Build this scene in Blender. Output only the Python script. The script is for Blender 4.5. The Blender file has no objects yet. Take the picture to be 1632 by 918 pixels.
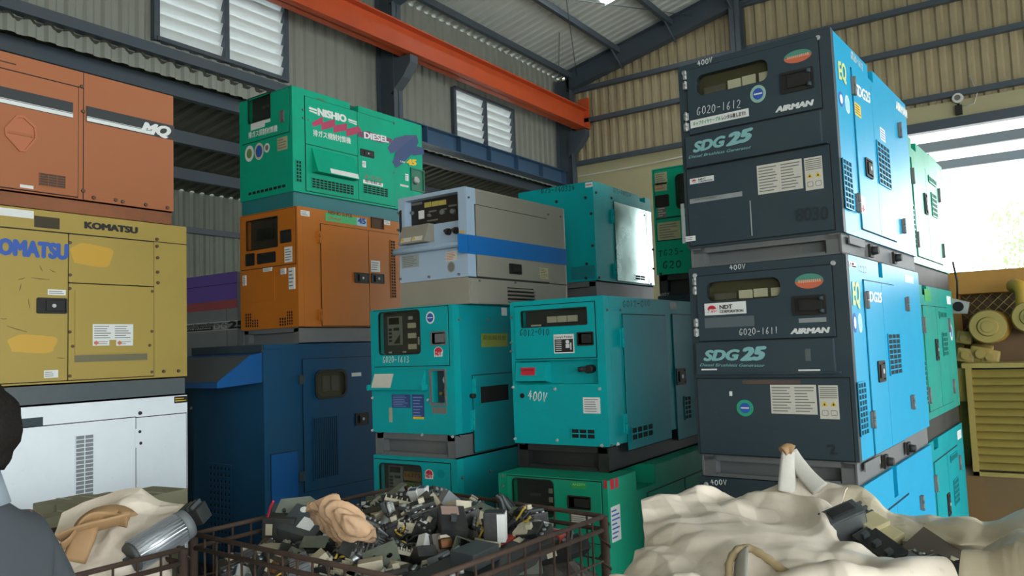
import bpy, bmesh, math, random
from mathutils import Vector, Matrix, Euler, noise
R = math.radians
random.seed(7)
S = bpy.context.scene
COL = S.collection

# ------------------------------------------------------------------ camera, light, exposure
CAMH, FPX = 1.65, 1250.9
PITCH, ROLL, YAW = .076365, .036307, -.598914
_f = Vector((math.sin(YAW)*math.cos(PITCH), math.cos(YAW)*math.cos(PITCH), math.sin(PITCH)))
_r0 = Vector((math.cos(YAW), -math.sin(YAW), 0)); _u0 = _r0.cross(_f)
C_R = math.cos(ROLL)*_r0 - math.sin(ROLL)*_u0
C_U = math.sin(ROLL)*_r0 + math.cos(ROLL)*_u0
C_F = _f
CAMP = Vector((0, 0, CAMH))
cd = bpy.data.cameras.new('camera'); cam = bpy.data.objects.new('camera', cd); COL.objects.link(cam)
cd.sensor_fit = 'HORIZONTAL'; cd.sensor_width = 36; cd.lens = FPX*36/1632; cd.clip_start = .05; cd.clip_end = 300
cam.matrix_world = Matrix(((C_R.x, C_U.x, -C_F.x, 0), (C_R.y, C_U.y, -C_F.y, 0), (C_R.z, C_U.z, -C_F.z, CAMH), (0, 0, 0, 1)))
S.camera = cam
W = bpy.data.worlds.new('overcast_sky'); S.world = W; W.use_nodes = True
bg = W.node_tree.nodes['Background']; bg.inputs[0].default_value = (.94, .985, 1, 1); bg.inputs[1].default_value = 4.0
vs = S.view_settings; vs.view_transform = 'Standard'; vs.look = 'None'; vs.gamma = 1; vs.use_curve_mapping = False
vs.exposure = 0.9

# ------------------------------------------------------------------ measuring helpers
def ray(px, py): return C_R*((px-816)/FPX) - C_U*((py-459)/FPX) + C_F
def at_range(px, py, D):
    r = ray(px, py); return CAMP + r*(D/math.hypot(r.x, r.y))
def at_z(px, py, z):
    r = ray(px, py); return CAMP + r*((z-CAMH)/r.z)
CROP = dict(peach=(0,80,3.532), yel=(0,320,3.061), white=(0,560,2.564), nis=(370,110,4.172), ora=(370,310,3.67), blue=(290,420,2.294),
    weld=(590,280,4.172), t020=(580,460,2.48), g012=(800,450,2.9625), g25=(820,230,3.53), s3=(1070,30,4.174), s3b=(1070,190,3.993),
    s2=(1090,390,4.372), s2b=(1090,580,4.172), side3=(1310,40,2.295), side2=(1340,400,2.135), cat=(1480,380,2.04), bag=(980,700,2.503),
    scl=(290,760,4.41), scr=(600,730,4.08), full=(0,0,1))
def cpx(c, x, y):
    x0, y0, s = CROP[c]; return x0+x/s, y0+y/s

# ------------------------------------------------------------------ materials
MATS = {}
def lin(h):
    h = h.lstrip('#'); v = [int(h[i:i+2], 16)/255 for i in (0, 2, 4)]
    return tuple((c/12.92 if c <= .04045 else ((c+.055)/1.055)**2.4) for c in v) + (1,)
def mat(name, col, rough=.5, metal=0, dirt=.25, dirtcol='#4a443a', scale=3., bump=.0, trans=0, alpha=1, emit=0, spec=.5, translucent=0):
    if name in MATS: return MATS[name]
    m = bpy.data.materials.new(name); m.use_nodes = True; MATS[name] = m
    N = m.node_tree.nodes; Lk = m.node_tree.links; b = N['Principled BSDF']
    c = lin(col) if isinstance(col, str) else col
    b.inputs['Roughness'].default_value = rough; b.inputs['Metallic'].default_value = metal
    b.inputs['Specular IOR Level'].default_value = spec
    if trans: b.inputs['Transmission Weight'].default_value = trans
    if alpha < 1: b.inputs['Alpha'].default_value = alpha
    if emit:
        b.inputs['Emission Color'].default_value = c; b.inputs['Emission Strength'].default_value = emit
    if dirt > 0:
        tc = N.new('ShaderNodeTexCoord'); n1 = N.new('ShaderNodeTexNoise'); n1.inputs['Scale'].default_value = scale; n1.inputs['Detail'].default_value = 8
        n1.inputs['Roughness'].default_value = .65
        Lk.new(tc.outputs['Object'], n1.inputs['Vector'])
        rp = N.new('ShaderNodeValToRGB'); rp.color_ramp.elements[0].position = .42; rp.color_ramp.elements[1].position = .78
        rp.color_ramp.elements[0].color = (0, 0, 0, 1); rp.color_ramp.elements[1].color = (dirt, dirt, dirt, 1)
        Lk.new(n1.outputs['Fac'], rp.inputs['Fac'])
        mx = N.new('ShaderNodeMix'); mx.data_type = 'RGBA'; mx.inputs['A'].default_value = c; mx.inputs['B'].default_value = lin(dirtcol)
        Lk.new(rp.outputs['Color'], mx.inputs['Factor'])
        n2 = N.new('ShaderNodeTexNoise'); n2.inputs['Scale'].default_value = scale*14; n2.inputs['Detail'].default_value = 4
        Lk.new(tc.outputs['Object'], n2.inputs['Vector'])
        r2 = N.new('ShaderNodeValToRGB'); r2.color_ramp.elements[0].position = .66; r2.color_ramp.elements[1].position = .74
        r2.color_ramp.elements[0].color = (0, 0, 0, 1); r2.color_ramp.elements[1].color = (dirt*.6, dirt*.6, dirt*.6, 1)
        Lk.new(n2.outputs['Fac'], r2.inputs['Fac'])
        m2 = N.new('ShaderNodeMix'); m2.data_type = 'RGBA'; m2.inputs['B'].default_value = lin(dirtcol)
        Lk.new(mx.outputs['Result'], m2.inputs['A']); Lk.new(r2.outputs['Color'], m2.inputs['Factor'])
        Lk.new(m2.outputs['Result'], b.inputs['Base Color'])
        ad = N.new('ShaderNodeMath'); ad.operation = 'MULTIPLY_ADD'; ad.inputs[1].default_value = .35; ad.inputs[2].default_value = rough
        Lk.new(rp.outputs['Color'], ad.inputs[0]); Lk.new(ad.outputs[0], b.inputs['Roughness'])
        if bump:
            bp = N.new('ShaderNodeBump'); bp.inputs['Strength'].default_value = bump; bp.inputs['Distance'].default_value = .01
            Lk.new(n1.outputs['Fac'], bp.inputs['Height']); Lk.new(bp.outputs['Normal'], b.inputs['Normal'])
    else:
        b.inputs['Base Color'].default_value = c
    if translucent:
        tr = N.new('ShaderNodeBsdfTranslucent'); tr.inputs['Color'].default_value = c
        mxs = N.new('ShaderNodeMixShader'); mxs.inputs['Fac'].default_value = translucent
        Lk.new(b.outputs[0], mxs.inputs[1]); Lk.new(tr.outputs[0], mxs.inputs[2])
        Lk.new(mxs.outputs[0], N['Material Output'].inputs['Surface'])
    return m
def glass(name, tint, rough=.05, clear=.5):
    if name in MATS: return MATS[name]
    m = bpy.data.materials.new(name); m.use_nodes = True; MATS[name] = m
    N = m.node_tree.nodes; Lk = m.node_tree.links; b = N['Principled BSDF']
    b.inputs['Base Color'].default_value = lin(tint); b.inputs['Roughness'].default_value = rough
    t = N.new('ShaderNodeBsdfTransparent'); t.inputs['Color'].default_value = (.93, .93, .88, 1)
    x = N.new('ShaderNodeMixShader'); x.inputs['Fac'].default_value = 1-clear
    Lk.new(t.outputs[0], x.inputs[1]); Lk.new(b.outputs[0], x.inputs[2]); Lk.new(x.outputs[0], N['Material Output'].inputs['Surface'])
    return m
BLACK = mat('black_rubber', '#121413', .6, dirt=.2)
SEAM = mat('seam_gasket', '#0c1010', .8, dirt=0)
DARK = mat('dark_void', '#0b0d0e', .8, dirt=0)
CHAR = mat('charcoal_paint', '#314048', .45, spec=.25, dirt=.22, dirtcol='#5c5c58')
CHARL = mat('charcoal_paint_band', '#33424a', .47, spec=.25, dirt=.15, dirtcol='#5c5c58')
SKID = mat('skid_grey', '#5e6365', .55, dirt=.5, dirtcol='#7d786c')
SKIDB = mat('skid_black', '#1b1f20', .5, dirt=.35, dirtcol='#56514a')
SKYB = mat('sky_blue_paint', '#109ac6', .33, spec=.25, dirt=.10, dirtcol='#2b7d96')
TEAL = mat('teal_paint', '#089fa2', .45, spec=.12, dirt=.3, dirtcol='#2d6a68')
TEAL2 = mat('teal_paint_clean', '#078e96', .45, spec=.12, dirt=.2, dirtcol='#1c6668')
GRN = mat('green_paint', '#0f9a7a', .35, spec=.35, dirt=.22, dirtcol='#2f6c55')
GRN2 = mat('sea_green_paint', '#149a78', .45, spec=.15, dirt=.3, dirtcol='#406c58')
NGRN = mat('emerald_paint', '#0aa07e', .45, spec=.15, dirt=.25, dirtcol='#2e6a50')
ORA = mat('orange_paint', '#b3691d', .45, spec=.3, dirt=.2, dirtcol='#8a5a28')
PEACH = mat('peach_paint', '#a0623f', .5, spec=.3, dirt=.22, dirtcol='#a8714d')
YEL = mat('dull_yellow_paint', '#a5904a', .5, spec=.3, dirt=.18, dirtcol='#7d6c38')
YELP = mat('yellow_touch_up_paint', '#c29a36', .5, dirt=.1)
WHITE = mat('white_paint', '#e4edf4', .4, dirt=.12, dirtcol='#8f958f')
BLUE = mat('navy_paint', '#154768', .4, spec=.3, dirt=.3, dirtcol='#223c4a')
BLUEB = mat('navy_paint_clean', '#1a5590', .3, dirt=.15)
WGREY = mat('warm_grey_paint', '#8f8b80', .4, dirt=.2, dirtcol='#6d685c')
WBLUE = mat('pale_blue_paint', '#9fb6cc', .38, dirt=.15, dirtcol='#7f8b92')
STRIPE = mat('blue_stripe_paint', '#1668b0', .35, dirt=.06)
STEEL = mat('steel', '#b4b8b8', .35, metal=.25, dirt=.1)
GLARE = mat('teal_door_glare', '#a9bdb9', .17, metal=1, dirt=.75, dirtcol='#2c7f78', scale=2.2)  # glossy teal door: daylight reflection put into a pale metal colour over teal
PAPER = mat('label_paper', '#c9c8bd', .6, dirt=.3, dirtcol='#8d8776')
PAPERW = mat('label_white', '#d9dcda', .5, dirt=.12, dirtcol='#8d8776')
INK = mat('print_grey', '#6d6d68', .6, dirt=0)
INKD = mat('print_black', '#20211f', .6, dirt=0)
WTXT = mat('print_white', '#d5dad8', .5, dirt=.1, dirtcol='#87908d')
TTXT = mat('print_pale_teal', '#7fb3b4', .45, dirt=.15, dirtcol='#557a7c')
CHALK = mat('paint_marker_white', '#cdd2d0', .7, dirt=0)
MARK = mat('marker_black', '#0a1a1a', .7, dirt=0)
RED = mat('print_red', '#c02438', .5, dirt=.05)
RED2 = mat('red_paint', '#b23a30', .45, dirt=.2)
YWARN = mat('print_yellow', '#d8b420', .5, dirt=.05)
BLUEP = mat('print_blue', '#2a55a8', .5, dirt=.05)
GREENP = mat('print_green', '#2a9a78', .5, dirt=.05)
GAUGE = mat('gauge_white', '#efeddc', .5, dirt=.1)
SMOKE = glass('smoked_pane', '#22261f', .12, .88)
SMOKED = glass('dark_smoked_pane', '#1a2022', .1, .8)

# ------------------------------------------------------------------ mesh builder
class MB:
    def __init__(s): s.bm = bmesh.new(); s.mi = 0
    def _tag(s, faces):
        for f in faces: f.material_index = s.mi
    def box(s, x0, x1, y0, y1, z0, z1, mi=None, bevel=0):
        if mi is not None: s.mi = mi
        vs = [s.bm.verts.new((x, y, z)) for x in (x0, x1) for y in (y0, y1) for z in (z0, z1)]
        q = ((0,1,3,2),(4,6,7,5),(0,4,5,1),(2,3,7,6),(0,2,6,4),(1,5,7,3))
        fs = [s.bm.faces.new([vs[i] for i in t]) for t in q]; s._tag(fs)
        if bevel:
            es = list({e for f in fs for e in f.edges})
            r = bmesh.ops.bevel(s.bm, geom=es, offset=bevel, segments=2, profile=.7, affect='EDGES'); s._tag(r['faces'])
        return vs
    def obox(s, M, x, y, z, mi=None, bevel=0):
        n0 = len(s.bm.verts); s.bm.verts.ensure_lookup_table()
        s.box(-x/2, x/2, -y/2, y/2, -z/2, z/2, mi, bevel); s.bm.verts.ensure_lookup_table()
        for v in list(s.bm.verts)[n0:]: v.co = M @ v.co
    def cyl(s, p0, p1, r0, r1=None, seg=20, mi=None, caps=True):
        if mi is not None: s.mi = mi
        r1 = r0 if r1 is None else r1; p0 = Vector(p0); p1 = Vector(p1); d = (p1-p0).normalized()
        a = d.orthogonal().normalized(); b = d.cross(a)
        A = []; B = []
        for i in range(seg):
            t = 2*math.pi*i/seg; v = a*math.cos(t)+b*math.sin(t)
            A.append(s.bm.verts.new(p0+v*r0)); B.append(s.bm.verts.new(p1+v*r1))
        fs = [s.bm.faces.new((A[i], A[(i+1)%seg], B[(i+1)%seg], B[i])) for i in range(seg)]
        for f in fs: f.smooth = True
        if caps: fs += [s.bm.faces.new(A[::-1]), s.bm.faces.new(B)]
        s._tag(fs)
    def tube(s, pts, r, seg=8, mi=None, flat=1.):
        if mi is not None: s.mi = mi
        pts = [Vector(p) for p in pts]; rings = []; prev = None
        for i, p in enumerate(pts):
            d = (pts[min(i+1, len(pts)-1)]-pts[max(i-1, 0)]).normalized()
            a = d.orthogonal().normalized() if prev is None else (prev-d*prev.dot(d)).normalized()
            prev = a; b = d.cross(a); rr = r[i] if isinstance(r, (list, tuple)) else r
            rings.append([s.bm.verts.new(p+a*math.cos(2*math.pi*k/seg)*rr+b*math.sin(2*math.pi*k/seg)*rr*flat) for k in range(seg)])
        fs = []
        for A, B in zip(rings, rings[1:]):
            fs += [s.bm.faces.new((A[k], A[(k+1)%seg], B[(k+1)%seg], B[k])) for k in range(seg)]
        for f in fs: f.smooth = True
        fs += [s.bm.faces.new(rings[0][::-1]), s.bm.faces.new(rings[-1])]; s._tag(fs)
    def poly(s, outer, z0, z1, holes=(), mi=None):
        """flat plate in the xy plane with holes, thickness z0..z1"""
        if mi is not None: s.mi = mi
        loops = [outer]+list(holes); es = []; top = []
        for lp in loops:
            vs = [s.bm.verts.new((x, y, z1)) for x, y in lp]; top.append(vs)
            es += [s.bm.edges.new((vs[i], vs[(i+1)%len(vs)])) for i in range(len(vs))]
        g = bmesh.ops.triangle_fill(s.bm, edges=es, use_beauty=True, use_dissolve=False, normal=(0, 0, 1))
        fs = [f for f in g['geom'] if isinstance(f, bmesh.types.BMFace)]; s._tag(fs)
        mp = {}
        for vs in top:
            for v in vs: mp[v] = s.bm.verts.new((v.co.x, v.co.y, z0))
        for vs in top:
            n = len(vs); s._tag([s.bm.faces.new((vs[i], vs[(i+1)%n], mp[vs[(i+1)%n]], mp[vs[i]])) for i in range(n)])
        s._tag([s.bm.faces.new([mp[v] for v in reversed(f.verts)]) for f in fs])
    def prism(s, pts, axis, c0, c1, mi=None):
        """polygon pts (two coords) extruded along axis 0/1/2"""
        if mi is not None: s.mi = mi
        def P(a, b, c):
            return {0: (c, a, b), 1: (a, c, b), 2: (a, b, c)}[axis]
        A = [s.bm.verts.new(P(a, b, c0)) for a, b in pts]; B = [s.bm.verts.new(P(a, b, c1)) for a, b in pts]; n = len(pts)
        s._tag([s.bm.faces.new((A[i], A[(i+1)%n], B[(i+1)%n], B[i])) for i in range(n)] + [s.bm.faces.new(A[::-1]), s.bm.faces.new(B)])
    def grid(s, rows, mi=None, smooth=True):
        if mi is not None: s.mi = mi
        V = [[s.bm.verts.new(p) for p in r] for r in rows]
        fs = [s.bm.faces.new((V[i][j], V[i][j+1], V[i+1][j+1], V[i+1][j])) for i in range(len(V)-1) for j in range(len(V[0])-1)]
        for f in fs: f.smooth = smooth
        s._tag(fs)
    def build(s, name, mats, parent=None, M=None, solid=0, subsurf=0, normals=True):
        if M is not None: bmesh.ops.transform(s.bm, matrix=M, verts=s.bm.verts)
        if normals: bmesh.ops.recalc_face_normals(s.bm, faces=s.bm.faces)
        me = bpy.data.meshes.new(name); s.bm.to_mesh(me); s.bm.free()
        for m in (mats if isinstance(mats, (list, tuple)) else [mats]): me.materials.append(m)
        o = bpy.data.objects.new(name, me); COL.objects.link(o)
        if parent: o.parent = parent
        if subsurf: mo = o.modifiers.new('sub', 'SUBSURF'); mo.levels = mo.render_levels = subsurf
        if solid: mo = o.modifiers.new('solid', 'SOLIDIFY'); mo.thickness = solid; mo.offset = 0
        return o
def rrect(a0, a1, b0, b1, r, n=5):
    r = min(r, (a1-a0)/2.01, (b1-b0)/2.01); out = []
    if r <= 0: return [(a0, b0), (a1, b0), (a1, b1), (a0, b1)]
    for cx, cy, t0 in ((a1-r, b0+r, -90), (a1-r, b1-r, 0), (a0+r, b1-r, 90), (a0+r, b0+r, 180)):
        for k in range(n+1):
            t = R(t0+90*k/n); out.append((cx+r*math.cos(t), cy+r*math.sin(t)))
    return out
def ell(cx, cy, ra, rb, n=28): return [(cx+ra*math.cos(2*math.pi*i/n), cy+rb*math.sin(2*math.pi*i/n)) for i in range(n)]
def tag(o, label=None, cat=None, group=None, kind=None):
    if label: o['label'] = label
    if cat: o['category'] = cat
    if group: o['group'] = group
    if kind: o['kind'] = kind
    return o
def empty(name, loc, rz=0):
    o = bpy.data.objects.new(name, None); COL.objects.link(o); o.location = loc; o.rotation_euler = (0, 0, rz); o.empty_display_size = .1; return o
def struct(mb, name, m, **k): return tag(mb.build(name, m, **k), kind='structure')
def copy_tree(o, parent=None):
    c = o.copy(); COL.objects.link(c)
    if parent: c.parent = parent
    for ch in list(o.children):
        if ch.parent == o: copy_tree(ch, c)
    return c

# lettering: printed text from a font, hand lettering from strokes
def text_mesh(body, bold=0., shear=0.):
    cu = bpy.data.curves.new('lettering', 'FONT'); cu.body = body; cu.size = 1; cu.shear = shear; cu.resolution_u = 3
    o = bpy.data.objects.new('lettering', cu); COL.objects.link(o)
    me = bpy.data.meshes.new_from_object(o)
    bpy.data.objects.remove(o); bpy.data.curves.remove(cu)
    if bold:                                # heavier weight: the same outlines laid side by side
        V = [v.co.copy() for v in me.vertices]; F = [tuple(p.vertices) for p in me.polygons]; n = len(V); vv, ff = [], []
        for k in range(9):
            dx, dy = ((0, 0), (1, 0), (-1, 0), (0, .7), (0, -.7), (.7, .5), (-.7, .5), (.7, -.5), (-.7, -.5))[k]
            vv += [(v.x+dx*bold, v.y+dy*bold, k*.00003) for v in V]; ff += [tuple(i+k*n for i in f) for f in F]
        me = bpy.data.meshes.new('lettering'); me.from_pydata(vv, [], ff)
    return me
GL = {'0': [[(.5,1),(.15,.8),(.1,.3),(.45,0),(.85,.25),(.85,.75),(.5,1)]], '1': [[(.5,1),(.5,0)]], '2': [[(.1,.8),(.4,1),(.8,.85),(.7,.5),(.1,.05),(.9,0)]],
 '3': [[(.1,.95),(.6,1),(.8,.8),(.4,.55),(.85,.35),(.6,.02),(.1,.1)]], '4': [[(.55,1),(.1,.4),(.95,.4)],[(.65,.75),(.6,0)]],
 '5': [[(.85,1),(.25,1),(.2,.6),(.7,.6),(.85,.3),(.5,0),(.1,.1)]], '6': [[(.7,1),(.25,.6),(.15,.2),(.5,0),(.8,.25),(.5,.5),(.2,.3)]],
 '8': [[(.5,1),(.15,.75),(.8,.3),(.5,0),(.15,.3),(.8,.75),(.5,1)]], 'G': [[(.85,.85),(.5,1),(.12,.6),(.2,.1),(.6,0),(.85,.4),(.5,.42)]],
 'V': [[(.1,1),(.45,0),(.9,1)]], '-': [[(.1,.5),(.9,.5)]], 'T': [[(0,1),(1,1)],[(.5,1),(.5,0)]], ' ': []}

# ------------------------------------------------------------------ a boxed machine and its faces
class Face:
    def __init__(s, unit, side, crop='full'):
        s.u = unit; s.side = side; s.crop = crop; w, L = unit.w, unit.L
        if side == 'front':
            s.O = Vector((-w/2, -L/2, 0)); ea, n = Vector((1, 0, 0)), Vector((0, -1, 0)); s.A = w
        else:
            s.O = Vector((w/2, -L/2, 0)); ea, n = Vector((0, 1, 0)), Vector((1, 0, 0)); s.A = L
        eb = Vector((0, 0, 1)); O = s.O
        s.M = Matrix(((ea.x, eb.x, n.x, O.x), (ea.y, eb.y, n.y, O.y), (ea.z, eb.z, n.z, O.z), (0, 0, 0, 1)))
        s.W = unit.mw @ s.M; s.Wi = s.W.inverted(); s.nw = (unit.mw.to_3x3() @ n)
        s.c = 0.; s.lev = .0085
    def uv(s, x, y):
        px, py = cpx(s.crop, x, y); r = ray(px, py); o = s.W.to_translation()+s.nw*s.c
        t = (o-CAMP).dot(s.nw)/r.dot(s.nw); q = s.Wi @ (CAMP+r*t); return q.x, q.y
    def rect(s, x0, y0, x1, y1):
        a, b = s.uv(x0, y0); c, d = s.uv(x1, y1); return min(a, c), max(a, c), min(b, d), max(b, d)
    def put(s, mb, name, mats, parent=None): return mb.build(name, mats, parent or s.u.root, M=s.M)
    def slab(s, name, r, m, c0=0., c1=.01, parent=None, rad=0, bevel=.0):
        mb = MB()
        if rad: mb.poly(rrect(*r, rad), c0, c1)
        else: mb.box(r[0], r[1], r[2], r[3], c0, c1, bevel=bevel)
        return s.put(mb, name, m, parent)
    def door(s, r, m, name='door', t=.008, holes=(), seam=.005, parent=None):
        if s.side == 'front': r = (max(r[0], .012), min(r[1], s.A-.012), max(r[2], s.u.sk+.004), min(r[3], s.u.h-.01))
        mb = MB(); mb.poly(rrect(*r, .004, 2), 0, t, [rrect(*h[:4], h[4]) for h in holes]); d = s.put(mb, name, m, parent)
        g = MB(); a0, a1, b0, b1 = r; k = seam
        g.poly([(a0-k, b0-k), (a1+k, b0-k), (a1+k, b1+k), (a0-k, b1+k)], 0, .0016, [[(a0, b0), (a1, b0), (a1, b1), (a0, b1)]])
        s.put(g, 'seal', SEAM, d); return d
    def vent(s, r, nx, ny, m, name='vent_grille', c=.008, bar=.22, parent=None, back=None):
        a0, a1, b0, b1 = r; mb = MB(); mb.box(a0, a1, b0, b1, 0, c+.0004, mi=0); wx, wy = (a1-a0)/nx, (b1-b0)/ny; k = min(wx, wy)*bar/2
        for i in range(nx+1): x = a0+i*wx; mb.box(x-k, x+k, b0-k, b1+k, c, c+.004, mi=1)
        for j in range(ny+1): y = b0+j*wy; mb.box(a0-k, a1+k, y-k, y+k, c, c+.0038, mi=1)
        return s.put(mb, name, [back or DARK, m], parent)
    def latch(s, r, name='door_latch', m=None, c=.008, parent=None, knob=True):
        a0, a1, b0, b1 = r; w, h = a1-a0, b1-b0; mb = MB(); f = min(w, h)*.1
        mb.poly(rrect(*r, f, 3), 0, c+.006, [rrect(a0+f, a1-f, b0+f, b1-f, f*.5, 2)]); mb.box(a0+f, a1-f, b0+f, b1-f, 0, c)
        o = s.put(mb, name, m or BLACK, parent)
        p = MB(); p.box(a0+w*.3, a1-f*1.6, b0+h*.18, b1-h*.18, c, c+.008, bevel=.002); pd = s.put(p, 'paddle', m or BLACK, o)
        if knob:
            k = MB(); k.cyl((a0+w*.55, (b0+b1)/2, c+.007), (a0+w*.55, (b0+b1)/2, c+.012), min(w, h)*.12); s.put(k, 'lock_barrel', STEEL, o)
        return o
    def label(s, r, m=None, lines=0, c=None, ink=None, name='label_plate', cols=1, parent=None):
        c = s.lev if c is None else c
        a0, a1, b0, b1 = r; mb = MB(); mb.box(a0, a1, b0, b1, 0, c, mi=0); cw = (a1-a0)/cols
        for q in range(cols):
            for i in range(lines):
                y = b1-(b1-b0)*(i+1)/(lines+1); h = (b1-b0)/(lines+1)*.17; x0 = a0+cw*q+cw*.07
                mb.box(x0, x0+cw*random.uniform(.5, .86), y-h, y+h, c, c+.0006, mi=1)
        return s.put(mb, name, [m or PAPER, ink or INK], parent)
    def disc(s, r, m, inner=None, k=.62, c=None, name='round_sticker', parent=None, bar=None):
        c = s.lev if c is None else c
        a0, a1, b0, b1 = r; cx, cy, ra, rb = (a0+a1)/2, (b0+b1)/2, (a1-a0)/2, (b1-b0)/2; mb = MB(); mb.poly(ell(cx, cy, ra, rb), 0, c, mi=0)
        ms = [m]
        if inner: mb.poly(ell(cx, cy, ra*k, rb*k), c, c+.0006, mi=1); ms.append(inner)
        if bar:
            ms.append(bar); mb.box(cx-ra*k*.8, cx+ra*k*.8, cy-rb*.08, cy+rb*.08, c, c+.0012, mi=len(ms)-1)
        return s.put(mb, name, ms, parent)
    def text(s, x0, y0, x1, y1, hpx, body, m, bold=.0, shear=0., c=None, name='lettering', parent=None):
        c = s.lev if c is None else c
        """baseline from crop point 0 to crop point 1, letters hpx crop pixels high"""
        a0, b0 = s.uv(x0, y0); a1, b1 = s.uv(x1, y1); h = abs(s.uv(x0, y0-hpx)[1]-b0)
        return s.text_at(a0, b0, a1, b1, h, body, m, bold, shear, c, name, parent)
    def text_at(s, a0, b0, a1, b1, h, body, m, bold=0., shear=0., c=None, name='lettering', parent=None):
        c = s.lev if c is None else c
        me = text_mesh(body, bold, shear); xs = [v.co.x for v in me.vertices]; ys = [v.co.y for v in me.vertices]
        mx, Mx, my, My = min(xs), max(xs), min(ys), max(ys)
        if body.upper() == body and body.isascii(): my = max(my, -.02)
        else: my = min(my, 0) if not body.isascii() else 0
        W_, H_ = math.hypot(a1-a0, b1-b0), h; t = math.atan2(b1-b0, a1-a0); ct, st = math.cos(t), math.sin(t)
        for v in me.vertices:
            x, y = (v.co.x-mx)/(Mx-mx)*W_, (v.co.y-my)/(My-my)*H_
            v.co = s.M @ Vector((a0+x*ct-y*st, b0+x*st+y*ct, c+.0012+v.co.z))
        o = bpy.data.objects.new(name, me); COL.objects.link(o); me.materials.clear(); me.materials.append(m); o.parent = parent or s.u.root
        mo = o.modifiers.new('thick', 'SOLIDIFY'); mo.thickness = .0008
        return o
    def hand(s, x0, y0, x1, y1, hpx, body, m=None, c=None, wd=.09, name='handwritten_mark', parent=None):
        c = s.lev if c is None else c
        a0, b0 = s.uv(x0, y0); a1, b1 = s.uv(x1, y1); h = abs(s.uv(x0, y0-hpx)[1]-b0); L_ = math.hypot(a1-a0, b1-b0); t = math.atan2(b1-b0, a1-a0)
        n = len(body); cw = L_/n; mb = MB()
        for i, ch in enumerate(body):
            jx, jy = random.uniform(-.04, .04)*cw, random.uniform(-.06, .06)*h
            for st in GL.get(ch, []):
                q = [((i+.1+.8*x)*cw+jx+.12*y*h*.5, y*h+jy) for x, y in st]
                q = [(a0+x*math.cos(t)-y*math.sin(t), b0+x*math.sin(t)+y*math.cos(t)) for x, y in q]
                mb.tube([(x, y, c+.001) for x, y in q], h*wd, 6, flat=1)
        for v in mb.bm.verts: v.co.z = c+.0004+(v.co.z-c-.001)*.06
        return s.put(mb, name, m or CHALK, parent)
    def bolts(s, pts, m=None, r=.008, c=.004, name='bolt', parent=None):
        for x, y in pts:
            a, b = s.uv(x, y); mb = MB(); mb.cyl((a, b, 0), (a, b, c+.006), r, r*.8, 8); s.put(mb, name, m or SKID, parent)
    def hinge(s, x0, y0, x1, y1, m=None, r=.007, name='hinge', parent=None):
        a0, b0 = s.uv(x0, y0); a1, b1 = s.uv(x1, y1); mb = MB(); n = 3
        for i in range(2):
            p = b0+(b1-b0)*(i*.52); q = b0+(b1-b0)*(i*.52+.48); mb.cyl((a0, p, .012), (a0, q, .012), r, None, 10)
        lo, hi = min(b0, b1), max(b0, b1); mb.box(a0-r*2.2, a0+r*2.2, lo+.004, hi-.004, .0, .0095)
        return s.put(mb, name, m or STEEL, parent)
    def window(s, r, rad, gauges=(), pane=None, frame=True, depth=.03, back=None, parent=None, name='window', c=.008):
        """r must also be given as a hole to the panel in front; back board at -depth with gauges (fractions of r)"""
        a0, a1, b0, b1 = r; w, h = a1-a0, b1-b0
        mb = MB(); mb.box(a0-.01, a1+.01, b0-.01, b1+.01, -depth-.004, -depth, mi=0); gs = [back or mat('instrument_panel', '#454a4e', .6, dirt=.2)]
        o = s.put(mb, 'instrument_board', gs, parent)
        for g in gauges:
            x0, x1, y0, y1 = g[:4]; m = g[4] if len(g) > 4 else GAUGE
            q = MB(); q.box(a0+w*x0, a0+w*x1, b0+h*y0, b0+h*y1, -depth, -depth+.012, bevel=.002); s.put(q, 'gauge', m, o)
        p = MB(); p.poly(rrect(a0+.001, a1-.001, b0+.001, b1-.001, rad), c-.006, c-.003); s.put(p, 'pane', pane or SMOKE, parent)
        if frame:
            f = MB(); k = .006; f.poly(rrect(a0-k, a1+k, b0-k, b1+k, rad+k), 0, c+.003, [rrect(a0, a1, b0, b1, rad)]); s.put(f, 'window_frame', BLACK, parent)
        return o

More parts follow.
